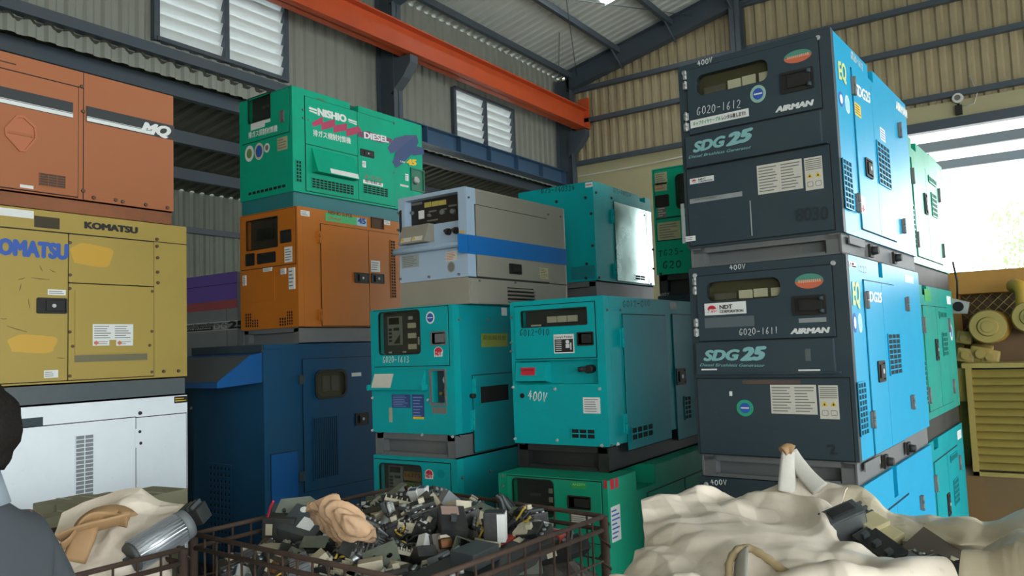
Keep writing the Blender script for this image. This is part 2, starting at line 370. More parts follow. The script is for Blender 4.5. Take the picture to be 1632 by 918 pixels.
class Unit:
    def __init__(s, name, label, cat, corner, yaw, w, L, z0, h, sk, group=None):
        """corner: ground xy of the front right vertical edge; sk: skid height inside h"""
        d = R(yaw); A = Vector((math.cos(d), -math.sin(d), 0)); n = Vector((math.sin(d), math.cos(d), 0))
        P = Vector((corner[0], corner[1], z0)) - A*(w/2) + n*(L/2)
        s.root = tag(empty(name, P, -d), label, cat, group); s.mw = Matrix.Translation(P) @ Matrix.Rotation(-d, 4, 'Z')
        s.w, s.L, s.h, s.sk, s.z0 = w, L, h, sk, z0
    def front(s, crop='full'): return Face(s, 'front', crop)
    def side(s, crop='full'): return Face(s, 'side', crop)
    def body(s, m, T=.05, bevel=.006, notch=None, name='body', inset=0, drop=0):
        """shell behind a front panel of thickness T; notch=(v0,v1,depth) cut out of the roof's right edge"""
        w, L, h, sk = s.w, s.L, s.h, s.sk; mb = MB()
        if notch:
            v0, v1, dp = notch
            mb.prism([(-L/2+T, sk), (L/2, sk), (L/2, h), (-L/2+v1, h), (-L/2+v1, h-dp), (-L/2+v0, h-dp), (-L/2+v0, h), (-L/2+T, h)], 0, -w/2+inset, w/2)
        else: mb.box(-w/2+inset, w/2, -L/2+T, L/2, sk, h, bevel=bevel)
        return mb.build(name, m, s.root)
    def panel(s, m, holes=(), T=.05, name='front_panel', r=None):
        f = Face(s, 'front'); mb = MB(); a0, a1, b0, b1 = r or (0, s.w, s.sk, s.h)
        mb.poly(rrect(a0, a1, b0, b1, .006, 2), -T, 0, [rrect(*q[:4], q[4]) for q in holes]); return f.put(mb, name, m)
    def skid(s, m, lip=True, inset=.012, pockets=True, name='skid_base'):
        w, L, k = s.w, s.L, s.sk; mb = MB(); i = inset; t = .05
        for sx in (-1, 1):
            x = sx*(w/2-i); mb.box(min(x, x-sx*.008), max(x, x-sx*.008), -L/2+.01, L/2-.01, 0, k)
            mb.box(min(x, x-sx*t), max(x, x-sx*t), -L/2+.01, L/2-.01, 0, .008); mb.box(min(x, x-sx*t), max(x, x-sx*t), -L/2+.01, L/2-.01, k-.008, k)
        for y in (-L/2+.07, L/2-.07, 0): mb.box(-w/2+i+.01, w/2-i-.01, y-.004, y+.004, .0, k*.98)
        for y in (-L/2+.015, L/2-.065):
            mb.box(-w/2+i+.01, w/2-i-.01, y, y+.05, k*.72, k)
        mb.box(-w/2+i+.01, w/2-i-.01, -L/2+.012, L/2-.012, 0, .008); mb.box(-w/2+i+.07, w/2-i-.07, -L/2+.012, -L/2+.03, .008, k*.17)
        for y in (-L/2+.015, L/2-.065):
            for sx in (-1, 1): x = sx*(w/2-i-.035); mb.box(x-.03, x+.03, y, y+.05, 0, k)
        return mb.build(name, m, s.root)

# ------------------------------------------------------------------ the hall
XW, YG = -8.5, 14.6
SHEET = mat('corrugated_grey', '#8b9088', .5, dirt=.3, dirtcol='#6f7068', scale=1.2)
SHEETB = mat('corrugated_beige', '#a99d7d', .55, dirt=.35, dirtcol='#6a6350', scale=1.2)
ROOFM = mat('roof_sheet', '#c0c7c3', .5, dirt=.25, dirtcol='#7b807c', scale=.8)
LEANM = mat('lean_to_sheet', '#5c5e54', .55, dirt=.3, dirtcol='#565850', scale=1)
STEELB = mat('blue_grey_steel', '#46535f', .45, dirt=.3, dirtcol='#5d5a52', scale=2)
LEDGE = mat('blue_beam_paint', '#3d5c7c', .4, dirt=.3, dirtcol='#4c4a46', scale=2)
CRANE = mat('red_oxide_paint', '#c8552b', .45, dirt=.3, dirtcol='#8a4630', scale=2)
PLAST = mat('pale_yellow_plaster', '#b5b08c', .7, dirt=.25, dirtcol='#8a856a', scale=1)
CONC = mat('concrete', '#8e8b84', .75, dirt=.5, dirtcol='#5f5b54', scale=1.5)
CONCO = mat('pale_yard_paving', '#c2bfb8', .8, dirt=.2, scale=1)
SLATM = mat('white_louvre', '#d5dcdd', .5, dirt=.12, translucent=.22)
CANOPY = mat('translucent_canopy', '#e4e6e2', .5, dirt=.12, scale=1, translucent=.35)
SKYL = mat('skylight_sheet', '#f4f6f4', .5, dirt=0, translucent=.95)

def wave(n_pitch, pitch, dep):
    o = []
    for i in range(n_pitch):
        o += [(i*pitch, 0), (i*pitch+.34*pitch, 0), (i*pitch+.5*pitch, dep), (i*pitch+.84*pitch, dep)]
    o.append((n_pitch*pitch, 0)); return o
def corr(mb, P0, U, V, N, lu, lv, pitch, dep, mi=None):
    """corrugated sheet at P0; ribs run along V, repeat along U, depth along N"""
    if mi is not None: mb.mi = mi
    P0, U, V, N = Vector(P0), Vector(U), Vector(V), Vector(N); prof = wave(max(1, round(lu/pitch)), lu/max(1, round(lu/pitch)), dep)
    f = lv if callable(lv) else (lambda a: (0, lv))
    rows = [[], []]
    for a, d in prof:
        s0, s1 = f(a); q = P0+U*a+N*d; rows[0].append(q+V*s0); rows[1].append(q+V*s1)
    mb.grid(rows, smooth=False)

m = MB(); m.box(-14, 10.5, -8, YG+.3, -.2, 0); struct(m, 'floor', CONC)
m = MB(); m.box(-60, 80, YG+.3, 90, -.25, -.03); m.box(10.5, 80, -40, YG+.3, -.25, -.03); struct(m, 'yard_paving', CONCO)
SL = .224; ZE = 7.48
# left wall: one sheet above the lean-to, with two window openings
W1 = (5.14, 7.06, 5.46, 6.72); W2 = (10.8, 12.66, 5.41, 6.3)
m = MB()
for y0, y1, zz in ((-8, W1[0], [(5.05, ZE)]), (W1[0], W1[1], [(5.05, W1[2]), (W1[3], ZE)]), (W1[1], W2[0], [(5.05, ZE)]),
                   (W2[0], W2[1], [(5.05, W2[2]), (W2[3], ZE)]), (W2[1], YG, [(5.05, ZE)])):
    for z0, z1 in zz: corr(m, (XW, y0, 0), (0, 1, 0), (0, 0, 1), (-1, 0, 0), y1-y0, lambda a, z0=z0, z1=z1: (z0, z1), .2, .03)
struct(m, 'wall_left', SHEET, normals=False)
for k, (y0, y1, z0, z1) in enumerate((W1, W2)):
    e = tag(empty(f'window_{k+1}', (XW, (y0+y1)/2, z0)), kind='structure')
    m = MB(); h = z1-z0; q = (y1-y0)/2
    for a in (-q, 0, q): m.box(-.06, .05, a-.035, a+.035, -.03, h+.03)
    for a in (-.03, h): m.box(-.06, .07, -q, q, a, a+.05)
    m.build('window_frame', STEELB, e)
    n = 8 if k == 0 else 6
    for half in (-q+.035, .035):
        for i in range(n):
            zc = h*(i+.5)/n; m = MB(); m.obox(Matrix.Translation((-.02, half+(q-.07)/2, zc)) @ Matrix.Rotation(R(24), 4, 'Y'), .006, q-.075, h/n*1.2)
            m.build('louvre_slat', SLATM, e)
# gable wall at the back: beige sheet above, plaster below, doorway at the right
DX0, DX1, DZ = -3.0, 4.2, 5.1
m = MB(); ridge = 9.38
top = lambda x: ZE+(x-XW)*SL if x < 0 else ZE+(-XW)*SL-x*SL
corr(m, (XW, YG, 0), (1, 0, 0), (0, 0, 1), (0, 1, 0), DX0-XW, lambda a: (5.49, top(XW+a)), .2, .035)
corr(m, (DX0, YG, 0), (1, 0, 0), (0, 0, 1), (0, 1, 0), DX1-DX0, lambda a: (DZ+.3, top(DX0+a)), .2, .035)
corr(m, (DX1, YG, 0), (1, 0, 0), (0, 0, 1), (0, 1, 0), 8.5-DX1, lambda a: (0, top(DX1+a)), .2, .035)
struct(m, 'wall_back', SHEETB, normals=False)
m = MB(); m.box(XW-3.5, DX0, YG, YG+.15, 0, 5.49); struct(m, 'wall_back_lower', PLAST)
m = MB(); m.box(DX0, DX1, YG-.02, YG+.1, DZ+.02, DZ+.33); struct(m, 'door_1', PLAST)
# roof
m = MB()
def slope(x0, x1, y0, y1, sgn=1):
    L = abs(x1-x0)*math.hypot(1, SL); d = Vector((x1-x0, 0, (x1-x0)*SL*sgn)).normalized()
    z0 = ZE+(x0-XW)*SL if sgn == 1 else ZE+(-XW)*SL-x0*SL
    corr(m, (x0, y0, z0), (0, 1, 0), d, (0, 0, 1), y1-y0, L, .2, .03)
SX0, SX1, SY0, SY1 = -6.4, -5.4, 10.8, 12.8
slope(XW-.35, SX0, -8, YG); slope(SX1, 0, -8, YG); slope(SX0, SX1, -8, SY0); slope(SX0, SX1, SY1, YG); slope(0, 8.5, -8, YG, -1)
struct(m, 'ceiling', ROOFM, normals=False)
m = MB(); slope(SX0, SX1, SY0, SY1); o = struct(m, 'roof_skylight', SKYL, normals=False)
# portal frame, purlins and girts
def beam_h(m, p0, p1, w, h, t=.012, up=(0, 0, 1)):
    """H section between two points: flanges square to 'up'"""
    p0, p1, up = Vector(p0), Vector(p1), Vector(up); d = (p1-p0); L = d.length; d.normalize(); s = d.cross(up).normalized(); u = s.cross(d)
    M = Matrix(((s.x, d.x, u.x, p0.x), (s.y, d.y, u.y, p0.y), (s.z, d.z, u.z, p0.z), (0, 0, 0, 1))); n0 = len(m.bm.verts)
    m.box(-t/2, t/2, 0, L, -h/2, h/2); m.box(-w/2, w/2, 0, L, h/2-t, h/2); m.box(-w/2, w/2, 0, L, -h/2, -h/2+t)
    m.bm.verts.ensure_lookup_table()
    for v in list(m.bm.verts)[n0:]: v.co = M @ v.co
def beam_c(m, p0, p1, w, h):
    p0, p1 = Vector(p0), Vector(p1); m.box(min(p0.x, p1.x)-w/2, max(p0.x, p1.x)+w/2, min(p0.y, p1.y), max(p0.y, p1.y), p0.z-h/2, p0.z+h/2)
for k, y in enumerate((8.95, YG-.16, 2.6, -3.4)):
    m = MB(); beam_h(m, (XW+.2, y, 0), (XW+.2, y, ZE-.1), .2, .36, up=(1, 0, 0)); struct(m, 'steel_column', STEELB)
    m = MB(); beam_h(m, (XW+.25, y, ZE-.17), (0, y, ridge-.2), .2, .42, up=(0, 0, 1)); struct(m, 'roof_rafter', STEELB)
    m = MB(); beam_h(m, (8.5, y, ZE-.17), (0, y, ridge-.2), .2, .42, up=(0, 0, 1)); struct(m, 'roof_rafter', STEELB)
    # crane bracket
    m = MB(); m.prism([(XW+.3, 6.2), (XW+.72, 6.2), (XW+.72, 6.08), (XW+.56, 5.88), (XW+.3, 5.66)], 1, y-.09, y+.09); struct(m, 'crane_bracket', STEELB)
for i in range(7):
    x = XW+.35+i*1.18; z = ZE+(x-XW)*SL-.075; m = MB(); m.box(x-.04, x+.04, -8, YG-.05, z-.09, z+.03); struct(m, 'roof_purlin', STEELB)
for i in range(3):
    m = MB(); x = XW+1.5+i*1.18; z = ZE+(x-XW)*SL-.1; m.tube([(x, YG-.5, z), (x+.12, YG-.2, z-.42)], .02, 6); struct(m, 'knee_brace', STEELB)
# crane runway beam
m = MB(); beam_h(m, (XW+.62, -8, 6.43), (XW+.62, YG-.1, 6.43), .26, .42, .02); m.box(XW+.59, XW+.65, -8, YG-.1, 6.64, 6.70); struct(m, 'crane_beam', CRANE)
m = MB(); m.box(XW+.5, XW+.74, YG-.12, YG-.06, 6.22, 6.9); struct(m, 'crane_end_stop', CRANE)
# blue tie beam over the lean-to, with stiffeners
m = MB(); beam_h(m, (XW+.12, 9.2, 5.22), (XW+.12, YG-.2, 5.22), .24, .3, .014)
for i in range(6): y = 9.8+i*.9; m.box(XW+.01, XW+.23, y-.006, y+.006, 5.08, 5.36)
struct(m, 'tie_beam', LEDGE)
m = MB(); m.box(XW-.02, XW+.1, -8, 9.1, 5.24, 5.36); struct(m, 'trim_1', STEELB)
# gable girts, post and flashing
for z, x1 in ((7.12, 8.2), (6.42, 8.2), (5.53, DX1), (8.0, 5)):
    x0 = XW+.1 if z < 7.5 else -6.2
    m = MB(); m.box(max(x0, XW+.3), min(x1, 8), YG-.12, YG-.01, z-.045, z+.045); struct(m, 'wall_girt', STEELB)
m = MB(); beam_h(m, (-4.5, YG-.14, 5.5), (-4.5, YG-.14, top(-4.5)-.2), .2, .24, up=(0, 1, 0)); struct(m, 'gable_post', STEELB)
m = MB(); m.box(DX0, DX1, YG-.1, YG+.06, DZ-.12, DZ+.04); struct(m, 'door_lintel', STEELB)
# bracing rods
m = MB(); m.tube([(-7.9, 9.0, 7.5), (-5.3, YG-.3, 7.95)], .008, 5); m.tube([(-7.9, YG-.3, 7.35), (-5.3, 9.1, 7.95)], .008, 5); struct(m, 'bracing_rods', STEELB)
m = MB(); m.tube([(-7.3, 12.6, 7.6), (-7.35, 12.6, 6.75)], .007, 5); struct(m, 'hanging_rod', STEELB)
# lean-to beyond the left wall
m = MB(); corr(m, (XW+.04, -8, 5.2), (0, 1, 0), Vector((-1, 0, -.16)).normalized(), (0, 0, 1), YG+8, 3.9, .2, .035); struct(m, 'ceiling_lean_to', LEANM, normals=False)
for i in range(3):
    x = XW-.35-i*1.25; z = 5.2-(XW-x)*.16-.07; m = MB(); m.box(x-.05, x+.05, -8, YG, z-.13, z+.05); struct(m, 'lean_to_purlin', STEELB)
m = MB(); corr(m, (XW-3.8, -8, 0), (0, 1, 0), (0, 0, 1), (-1, 0, 0), YG+8, 4.72, .2, .03); struct(m, 'wall_left_outer', mat('corrugated_green_grey', '#6f786c', .55, dirt=.3, scale=1), normals=False)
for z in (3.9, 2.9, 1.6):
    m = MB(); m.box(XW-3.78, XW-3.7, -8, YG, z-.05, z+.05); struct(m, 'lean_to_girt', STEELB)
# closed sides that the photograph does not show but that shape its light
m = MB(); corr(m, (8.5, -8, 0), (0, 1, 0), (0, 0, 1), (1, 0, 0), YG+8, lambda a: (4.6, ZE), .2, .03); struct(m, 'wall_right', SHEETB, normals=False)
m = MB(); m.box(XW-3.8, 2.5, -8.1, -8, 0, 5.0); m.prism([(XW, 5), (10.5, 5), (8.5, ZE), (0, ridge), (XW, ZE)], 1, -8.1, -8); struct(m, 'wall_front', PLAST)
# canopy outside the doorway
m = MB(); corr(m, (-6, YG+.2, 5.28), (1, 0, 0), (0, 1, -.01), (0, 0, 1), 14, 4.3, .2, .03); struct(m, 'canopy_roof', CANOPY, normals=False)
for y in (16.45, 18.4):
    m = MB(); m.box(-6, 8, y-.05, y+.05, 5.02, 5.2); struct(m, 'canopy_purlin', STEELB)
# white cable along the plaster, ventilator and bracket over the doorway
m = MB(); m.tube([(XW+.1+i*.42, YG-.03, 5.27-.05*math.sin(i*.33)+i*.012) for i in range(8)], .012, 6)
tag(m.build('electric_cable', PAPERW), 'white cable sagging along the pale yellow wall below the beige sheeting', 'cable')
e = tag(empty('wall_lamp', (-.98, YG-.1, 5.3)), 'small white round lamp with a dangling wire over the doorway lintel', 'lamp')
m = MB(); m.cyl((0, 0, .14), (0, -.05, .14), .085, .075, 20, caps=True); m.build('lamp_head', PAPERW, e)
m = MB(); m.cyl((0, -.05, .14), (0, -.06, .14), .045, .045, 16); m.build('lens', INK, e)
m = MB(); m.tube([(0, .04, .02), (0, .02, .08), (0, 0, .14)], .02, 6); m.box(-.05, .05, 0, .09, -.12, .03); m.build('bracket', BLACK, e)
m = MB(); m.tube([(.05, .05, .0), (.22, .05, .02), (.28, .06, .2), (.18, .06, .5)], .008, 5); m.build('wire', PAPERW, e)

# ------------------------------------------------------------------ machines on the right: two charcoal and blue sets, a third under them
def pxg(px, py, D): p = at_range(px, py, D); return p.x, p.y
SC = pxg(1334, 225, 3.55)
def sdg(corner, yaw, z0, h, label, F, Sd, extra_f, extra_s, name='diesel_generator', sk=.1):
    """F, Sd: dicts of measured rectangles on the front and the side"""
    u = Unit(name, label, 'generator', corner, yaw, .705, 1.5, z0, h, sk, 'stacked charcoal fronted blue generators')
    u.skid(SKID); f = u.front(F['crop']); s = u.side(Sd['crop'])
    win = f.rect(*F['win']); dr = f.rect(*F['door']); band = F['band']
    u.panel(CHAR, [win+(.035,)]); nt = s.rect(*Sd['notch']); u.body(SKYB, notch=(nt[0], nt[1], u.h-nt[2]))
    d = f.door(dr, CHARL, 'front_door', .01, [win+(.035,)]); f.window(win, .035, [(.42, .6, .08, .5), (.62, .8, .1, .52), (.85, 1, .1, .5), (.08, .38, .1, .42, INK)], frame=False, c=.008, parent=None, back=mat('panel_olive', '#5a5844', .6, dirt=.4))
    f.lev = .0105
    if F.get('latch'):
        r = f.rect(*F['latch']); a0, a1, b0, b1 = r; mb = MB(); mb.poly(rrect(*r, .006, 2), 0, .016, [rrect(a0+.012, a1-.012, b0+.012, b1-.012, .004, 2)]); mb.box(a0+.01, a1-.01, b0+.01, b1-.01, 0, .0108)
        o = f.put(mb, 'door_latch', BLACK)
        mb = MB(); w = a1-a0; mb.box(a0+w*.2, a1-.014, b0+.02, b1-.02, .0108, .02, bevel=.003); f.put(mb, 'paddle', BLACK, o)
        mb = MB(); [mb.cyl((a1-.02, b0+(b1-b0)*t, .018), (a1-.02, b0+(b1-b0)*(t+.18), .018), .011, None, 10) for t in (.1, .72)]; f.put(mb, 'pivot', CHAR, o)
    for h in F['hinges']: f.hinge(*h, r=.006)
    c2 = F.get('crop2', F['crop']); f2 = u.front(c2); f2.lev = .0085
    f.crop = F.get('bandcrop', F['crop']); br = f.rect(*band); f.slab('badge_panel', (br[0], min(br[1], u.w-.03), br[2], br[3]), CHARL, 0, .02, bevel=.004)
    mb = MB(); mb.box(br[0], br[1]+.02, br[2]-.006, br[2]+.002, 0, .028); f.put(mb, 'badge_ledge', CHAR)
    f.lev = .0205
    t = F['sdg']; f.text(*t[0], t[2], 'SDG', TTXT, .06, .28, name='model_lettering'); f.text(*t[1], t[3], '25', TTXT, .08, .28, name='model_lettering')
    f.text(*F['dbg'], 'Diesel Brushless Generator', TTXT, .0, .3, name='subtitle_lettering')
    lr = f2.rect(*F['low']); f2.door((max(lr[0], .012), min(lr[1], u.w-.012), max(lr[2], u.sk+.006), min(lr[3], br[2]-.012)), CHAR, 'lower_panel', .006)
    f.crop = F['crop']; f.lev = .0105
    extra_f(u, f, f2)
    # side
    s.lev = .0065
    A = s.rect(*Sd['door']); mid = s.uv(*Sd['mid'])[0]
    s.door((A[0], mid-.002, A[2], A[3]), SKYB, 'side_door', .006); s.door((mid+.002, A[1], A[2], A[3]), SKYB, 'side_door', .006)
    nr = (.05, .14); mb = MB(); mb.box(-.0, .034, u.sk, u.h, 0, .003); s.put(mb, 'edge_trim', CHAR)
    for i, v in enumerate(Sd['vents']): s.vent(s.rect(*v[:4]), v[4], v[5], SKYB, c=.0075)
    s.latch(s.rect(*Sd['latch']), c=.007)
    for h in Sd['hinges']: s.hinge(*h, r=.008, m=SKID)
    extra_s(u, s)
    mb = MB(); b = u.sk
    mb.box(.06, .32, b-.045, b-.01, .002, .008); s.put(mb, 'drain_plate', SKID)
    for v in (.42, .9): mb = MB(); mb.cyl((v, b-.05, 0), (v, b-.05, .04), .022, .018, 12); mb.box(v-.03, v+.03, b-.08, b-.02, 0, .012); s.put(mb, 'tie_down_knob', BLACK)
    for x in (.03, u.w-.05): mb = MB(); mb.cyl((x, u.h-.035, 0), (x, u.h-.035, .006), .012, .009, 10); f.put(mb, 'roof_bolt', STEEL)
    return u
def ndt_plate(f, r, parent=None):
    a0, a1, b0, b1 = r; w, h = a1-a0, b1-b0; p = f.label(r, PAPERW, 0, name='maker_plate')
    mb = MB(); cx, cy, rr = a0+w*.18, b0+h*.42, h*.4; mb.poly([(cx+rr*math.cos(R(a)), cy+rr*math.sin(R(a))) for a in range(-30, 211, 15)], f.lev, f.lev+.0006); f.put(mb, 'emblem', RED, p)
    f.text_at(a0+w*.06, b0+h*.14, a0+w*.3, b0+h*.14, h*.36, 'NDT', PAPERW, .05, c=f.lev+.0008, parent=p); f.text_at(a0+w*.37, b0+h*.46, a0+w*.68, b0+h*.46, h*.34, 'NDT', INKD, .03, parent=p); f.text_at(a0+w*.37, b0+h*.14, a0+w*.93, b0+h*.14, h*.22, 'CORPORATION', INKD, .03, parent=p)
def ndt_round(f, r):
    a0, a1, b0, b1 = r; w, h = a1-a0, b1-b0; p = f.disc(r, PAPERW, RED, .86, name='round_maker_sticker'); l = f.lev
    mb = MB(); mb.box(a0+w*.04, a1-w*.04, b0, b0+h*.52, l, l+.0012); f.put(mb, 'sticker_base', PAPERW, p)
    f.text_at(a0+w*.12, b0+h*.12, a1-w*.12, b0+h*.12, h*.42, 'NDT', RED, .06, c=l+.001, parent=p)
def oval(f, r):
    a0, a1, b0, b1 = r; cx, cy, ra, rb = (a0+a1)/2, (b0+b1)/2, (a1-a0)/2, (b1-b0)/2; l = f.lev
    p = f.disc(r, mat('print_orange', '#c8694a', .5, dirt=.15), name='oval_sticker')
    mb = MB(); mb.poly([(cx+ra*math.cos(R(a)), cy+rb*math.sin(R(a))) for a in range(0, 181, 9)], l, l+.0006); f.put(mb, 'sticker_top', mat('print_dull_green', '#4a8a78', .5, dirt=.15), p)
    mb = MB(); random.seed(3)
    for i in range(11): x = cx-ra*.75+i*ra*.145; mb.box(x, x+ra*.1, cy-rb*.18, cy+rb*.2, l, l+.0012)
    f.put(mb, 'sticker_print', mat('print_pink', '#d9a58e', .5, dirt=.1), p)
def warn(f, r):
    a0, a1, b0, b1 = r; w, h = a1-a0, b1-b0; l = f.lev; p = f.label(r, PAPER, 0, name='warning_label')
    mb = MB(); [mb.box(a0+w*.05, a1-w*.05, b1-h*(.08+.06*i), b1-h*(.055+.06*i), l, l+.0006) for i in range(6)]; f.put(mb, 'small_print', INK, p)
    for q in (.27, .73):
        mb = MB(); x = a0+w*q; y = b0+h*.38; k = w*.17; mb.poly([(x-k, y), (x+k, y), (x, y+k*1.6)], l, l+.0006); f.put(mb, 'warning_triangle', YWARN, p)
        mb = MB(); mb.poly(ell(x, y+k*.5, k*.25, k*.35, 10), l+.0006, l+.0012); f.put(mb, 'pictogram', INKD, p)
        mb = MB(); mb.poly(rrect(x-k, x+k, b0+h*.1, b0+h*.26, k*.4), l, l+.0006, [rrect(x-k*.85, x+k*.85, b0+h*.115, b0+h*.245, k*.3)]); f.put(mb, 'pictogram', INK, p)

TAPE = mat('torn_tape', '#8f9698', .6, dirt=.4, dirtcol='#5e6468')
FADE = mat('faded_stencil', '#222c31', .5, dirt=0)
def ef3(u, f, f2):
    oval(f, f.rect(750, 235, 940, 271)); f.disc(f.rect(526, 457, 638, 549), mat('sticker_pale_green', '#8fb5a5', .5, dirt=.1), BLUEP, .66, bar=PAPERW)
    f.lev = .0005; f.hand(172, 317, 276, 288, 34, '400V'); f.lev = .0105
    f.hand(172, 645, 470, 590, 52, 'G020-1612', wd=.05)
    r = f.rect(132, 682, 522, 650); p = f.label(r, PAPERW, 0, name='rental_label'); a0, a1, b0, b1 = r; w, h = a1-a0, b1-b0; l = f.lev
    f.text_at(a0+w*.05, b0+h*.2, a0+w*.53, b0+h*.2, h*.58, 'キャプタイヤケーブル', mat('print_leaf_green', '#3c9a60', .5, dirt=0), .03, parent=p)
    f.text_at(a0+w*.55, b0+h*.2, a0+w*.95, b0+h*.2, h*.58, 'レンタル致します!!', INKD, .025, parent=p)
    f.text(697, 627, 955, 576, 37, 'AIRMAN', WTXT, .075, .22, name='maker_lettering')
    f2.lev = .0065; ndt_plate(f2, f2.rect(120, 383, 275, 392)); f2.label(f2.rect(545, 300, 843, 440), PAPER, 9, cols=2, name='instruction_label'); warn(f2, f2.rect(846, 252, 973, 440))
    for q in ((120, 512, 455, 490), (500, 520, 521, 742), (62, 540, 95, 788), (140, 513, 300, 500)): f2.slab('torn_tape', f2.rect(*q), TAPE, 0, .0068)
    f2.label(f2.rect(80, 750, 158, 773), PAPERW, 2, name='bar_code_label'); f2.text(795, 655, 1005, 640, 88, '8030', FADE, .03, name='stencilled_number')
def es3(u, s):
    eq = mat('print_lime', '#b8c98a', .5, dirt=.1); s.lev = .0015
    s.text(60, 196, 90, 208, 62, 'EQ', eq, .05, .2); s.disc(s.rect(59, 236, 80, 305), BLUEP, PAPERW, .6); s.disc(s.rect(82, 250, 103, 330), PAPERW, mat('print_sky', '#8fc5dd', .5, dirt=0), .8)
    s.lev = .0065
    s.text(117, 255, 173, 290, 40, 'SDG25', WTXT, .05, .2); s.label(s.rect(113, 280, 139, 344), YWARN, 4, ink=INKD, name='yellow_label')
    s.label(s.rect(207, 372, 228, 432), PAPERW, 4, ink=BLUEP); p = s.label(s.rect(124, 618, 157, 696), PAPERW, 0, name='drain_label')
    a0, a1, b0, b1 = s.rect(124, 618, 157, 696); w, h = a1-a0, b1-b0; mb = MB(); x = a0+w*.65; mb.poly([(x-w*.2, b0+h*.32), (x, b0+h*.1), (x+w*.2, b0+h*.32), (x+w*.08, b0+h*.32), (x+w*.08, b0+h*.5), (x-w*.08, b0+h*.5), (x-w*.08, b0+h*.32)], s.lev, s.lev+.0006); s.put(mb, 'red_arrow', RED, p)
    s.lev = .0005; s.text(270, 306, 312, 342, 30, 'AIRMAN', WTXT, .06, .1, name='maker_lettering'); s.hand(105, 120, 150, 168, 26, 'G020-1612')
F3 = dict(crop='s3', crop2='s3b', bandcrop='s3b', door=(105, 350, 1003, 592), win=(165, 385, 650, 408), latch=(728, 370, 957, 460), band=(97, 125, 968, 152), low=(97, 300, 1040, 700),
    hinges=((97, 352, 97, 410), (97, 420, 97, 475), (103, 628, 103, 685), (104, 695, 104, 752)), sdg=((150, 218, 360, 172), (358, 178, 540, 132), 66, 78), dbg=(122, 256, 520, 190, 17))
D3 = dict(crop='side3', door=(104, 158, 272, 792), mid=(193, 500), notch=(165, 152, 187, 212), vents=((67, 487, 110, 680, 3, 9), (193, 422, 248, 603, 4, 8)), latch=(150, 483, 180, 567),
    hinges=((107, 190, 107, 255), (124, 615, 124, 685), (277, 357, 277, 410), (291, 708, 291, 762)))
sdg(SC, 3.3, 1.996, .974, 'topmost dark fronted blue generator of the right stack, marked G020-1612', F3, D3, ef3, es3, sk=.09)
def ef2(u, f, f2):
    oval(f, f.rect(775, 210, 981, 298)); ndt_plate(f, f.rect(148, 412, 442, 478)); f.hand(390, 632, 665, 618, 45, 'G020-1611', wd=.06)
    f.text(748, 622, 1025, 612, 38, 'AIRMAN', WTXT, .075, .22, name='maker_lettering'); f.slab('old_label_residue', f.rect(150, 512, 498, 566), mat('residue_grey', '#566064', .7, dirt=.3), 0, .0104)
    f.slab('old_label_residue', f.rect(805, 515, 998, 536), TAPE, 0, .0106)
    f.lev = .0005; f.hand(315, 178, 432, 165, 34, '400V'); f.lev = .0205
    f.slab('old_label_residue', f.rect(853, 725, 897, 808), mat('residue_grey', '#566064', .7), 0, .0206); f.slab('torn_tape', f.rect(135, 864, 243, 873), WTXT, 0, .0207); f.slab('torn_tape', f.rect(808, 868, 960, 877), WTXT, 0, .0207)
    f2.lev = .0065; f2.disc(f2.rect(351, 236, 469, 349), GREENP, BLUEP, .62, bar=PAPERW); f2.label(f2.rect(575, 138, 893, 336), PAPER, 9, cols=2, name='instruction_label'); warn(f2, f2.rect(896, 142, 1040, 368))
    f2.slab('label_scrap', f2.rect(305, 182, 326, 212), PAPERW, 0, .0066); f2.text(970, 606, 1030, 600, 75, '2', FADE, .03, name='stencilled_number')
    f2.slab('rust_patch', f2.rect(390, 108, 780, 132), mat('rust_stain', '#5b4a3e', .8, dirt=.6, dirtcol='#3a444b', scale=9), 0, .0063)
def es2(u, s):
    eq = mat('print_lime', '#b8c98a', .5, dirt=.1); s.lev = .0015
    s.text(40, 184, 66, 182, 80, 'EQ', eq, .05, .2); s.disc(s.rect(39, 210, 56, 278), BLUEP, PAPERW, .6); s.disc(s.rect(57, 212, 74, 278), PAPERW, mat('print_sky', '#8fc5dd', .5), .8)
    ndt_plate(s, s.rect(27, 34, 52, 60)); s.hand(60, 70, 90, 78, 22, 'G020'); s.slab('pale_label', s.rect(216, 80, 248, 112), mat('label_pale_blue', '#a9c9d6', .4), 0, .001)
    s.lev = .0065; s.text(84, 172, 136, 176, 36, 'SDG25', WTXT, .05, .2)
F2 = dict(crop='s2', crop2='s2b', door=(90, 225, 1060, 637), win=(157, 265, 680, 366), latch=(757, 360, 1003, 485), band=(90, 685, 1065, 885), low=(90, 100, 1135, 650),
    hinges=((82, 228, 84, 285), (83, 292, 85, 350), (91, 515, 92, 575), (92, 583, 95, 642)), sdg=((150, 808, 405, 802), (402, 806, 595, 797), 74, 92), dbg=(125, 846, 575, 850, 20))
D2 = dict(crop='side2', door=(74, 100, 217, 640), mid=(150, 350), notch=(126, 45, 143, 92), vents=((50, 450, 88, 620, 3, 9), (153, 283, 202, 415, 3, 8)), latch=(118, 375, 146, 443),
    hinges=((80, 137, 80, 197), (219, 156, 220, 206), (102, 543, 103, 605), (238, 489, 239, 540)))
sdg(SC, 3.3, 1.03, .963, 'middle dark fronted blue generator of the right stack, marked G020-1611', F2, D2, ef2, es2)
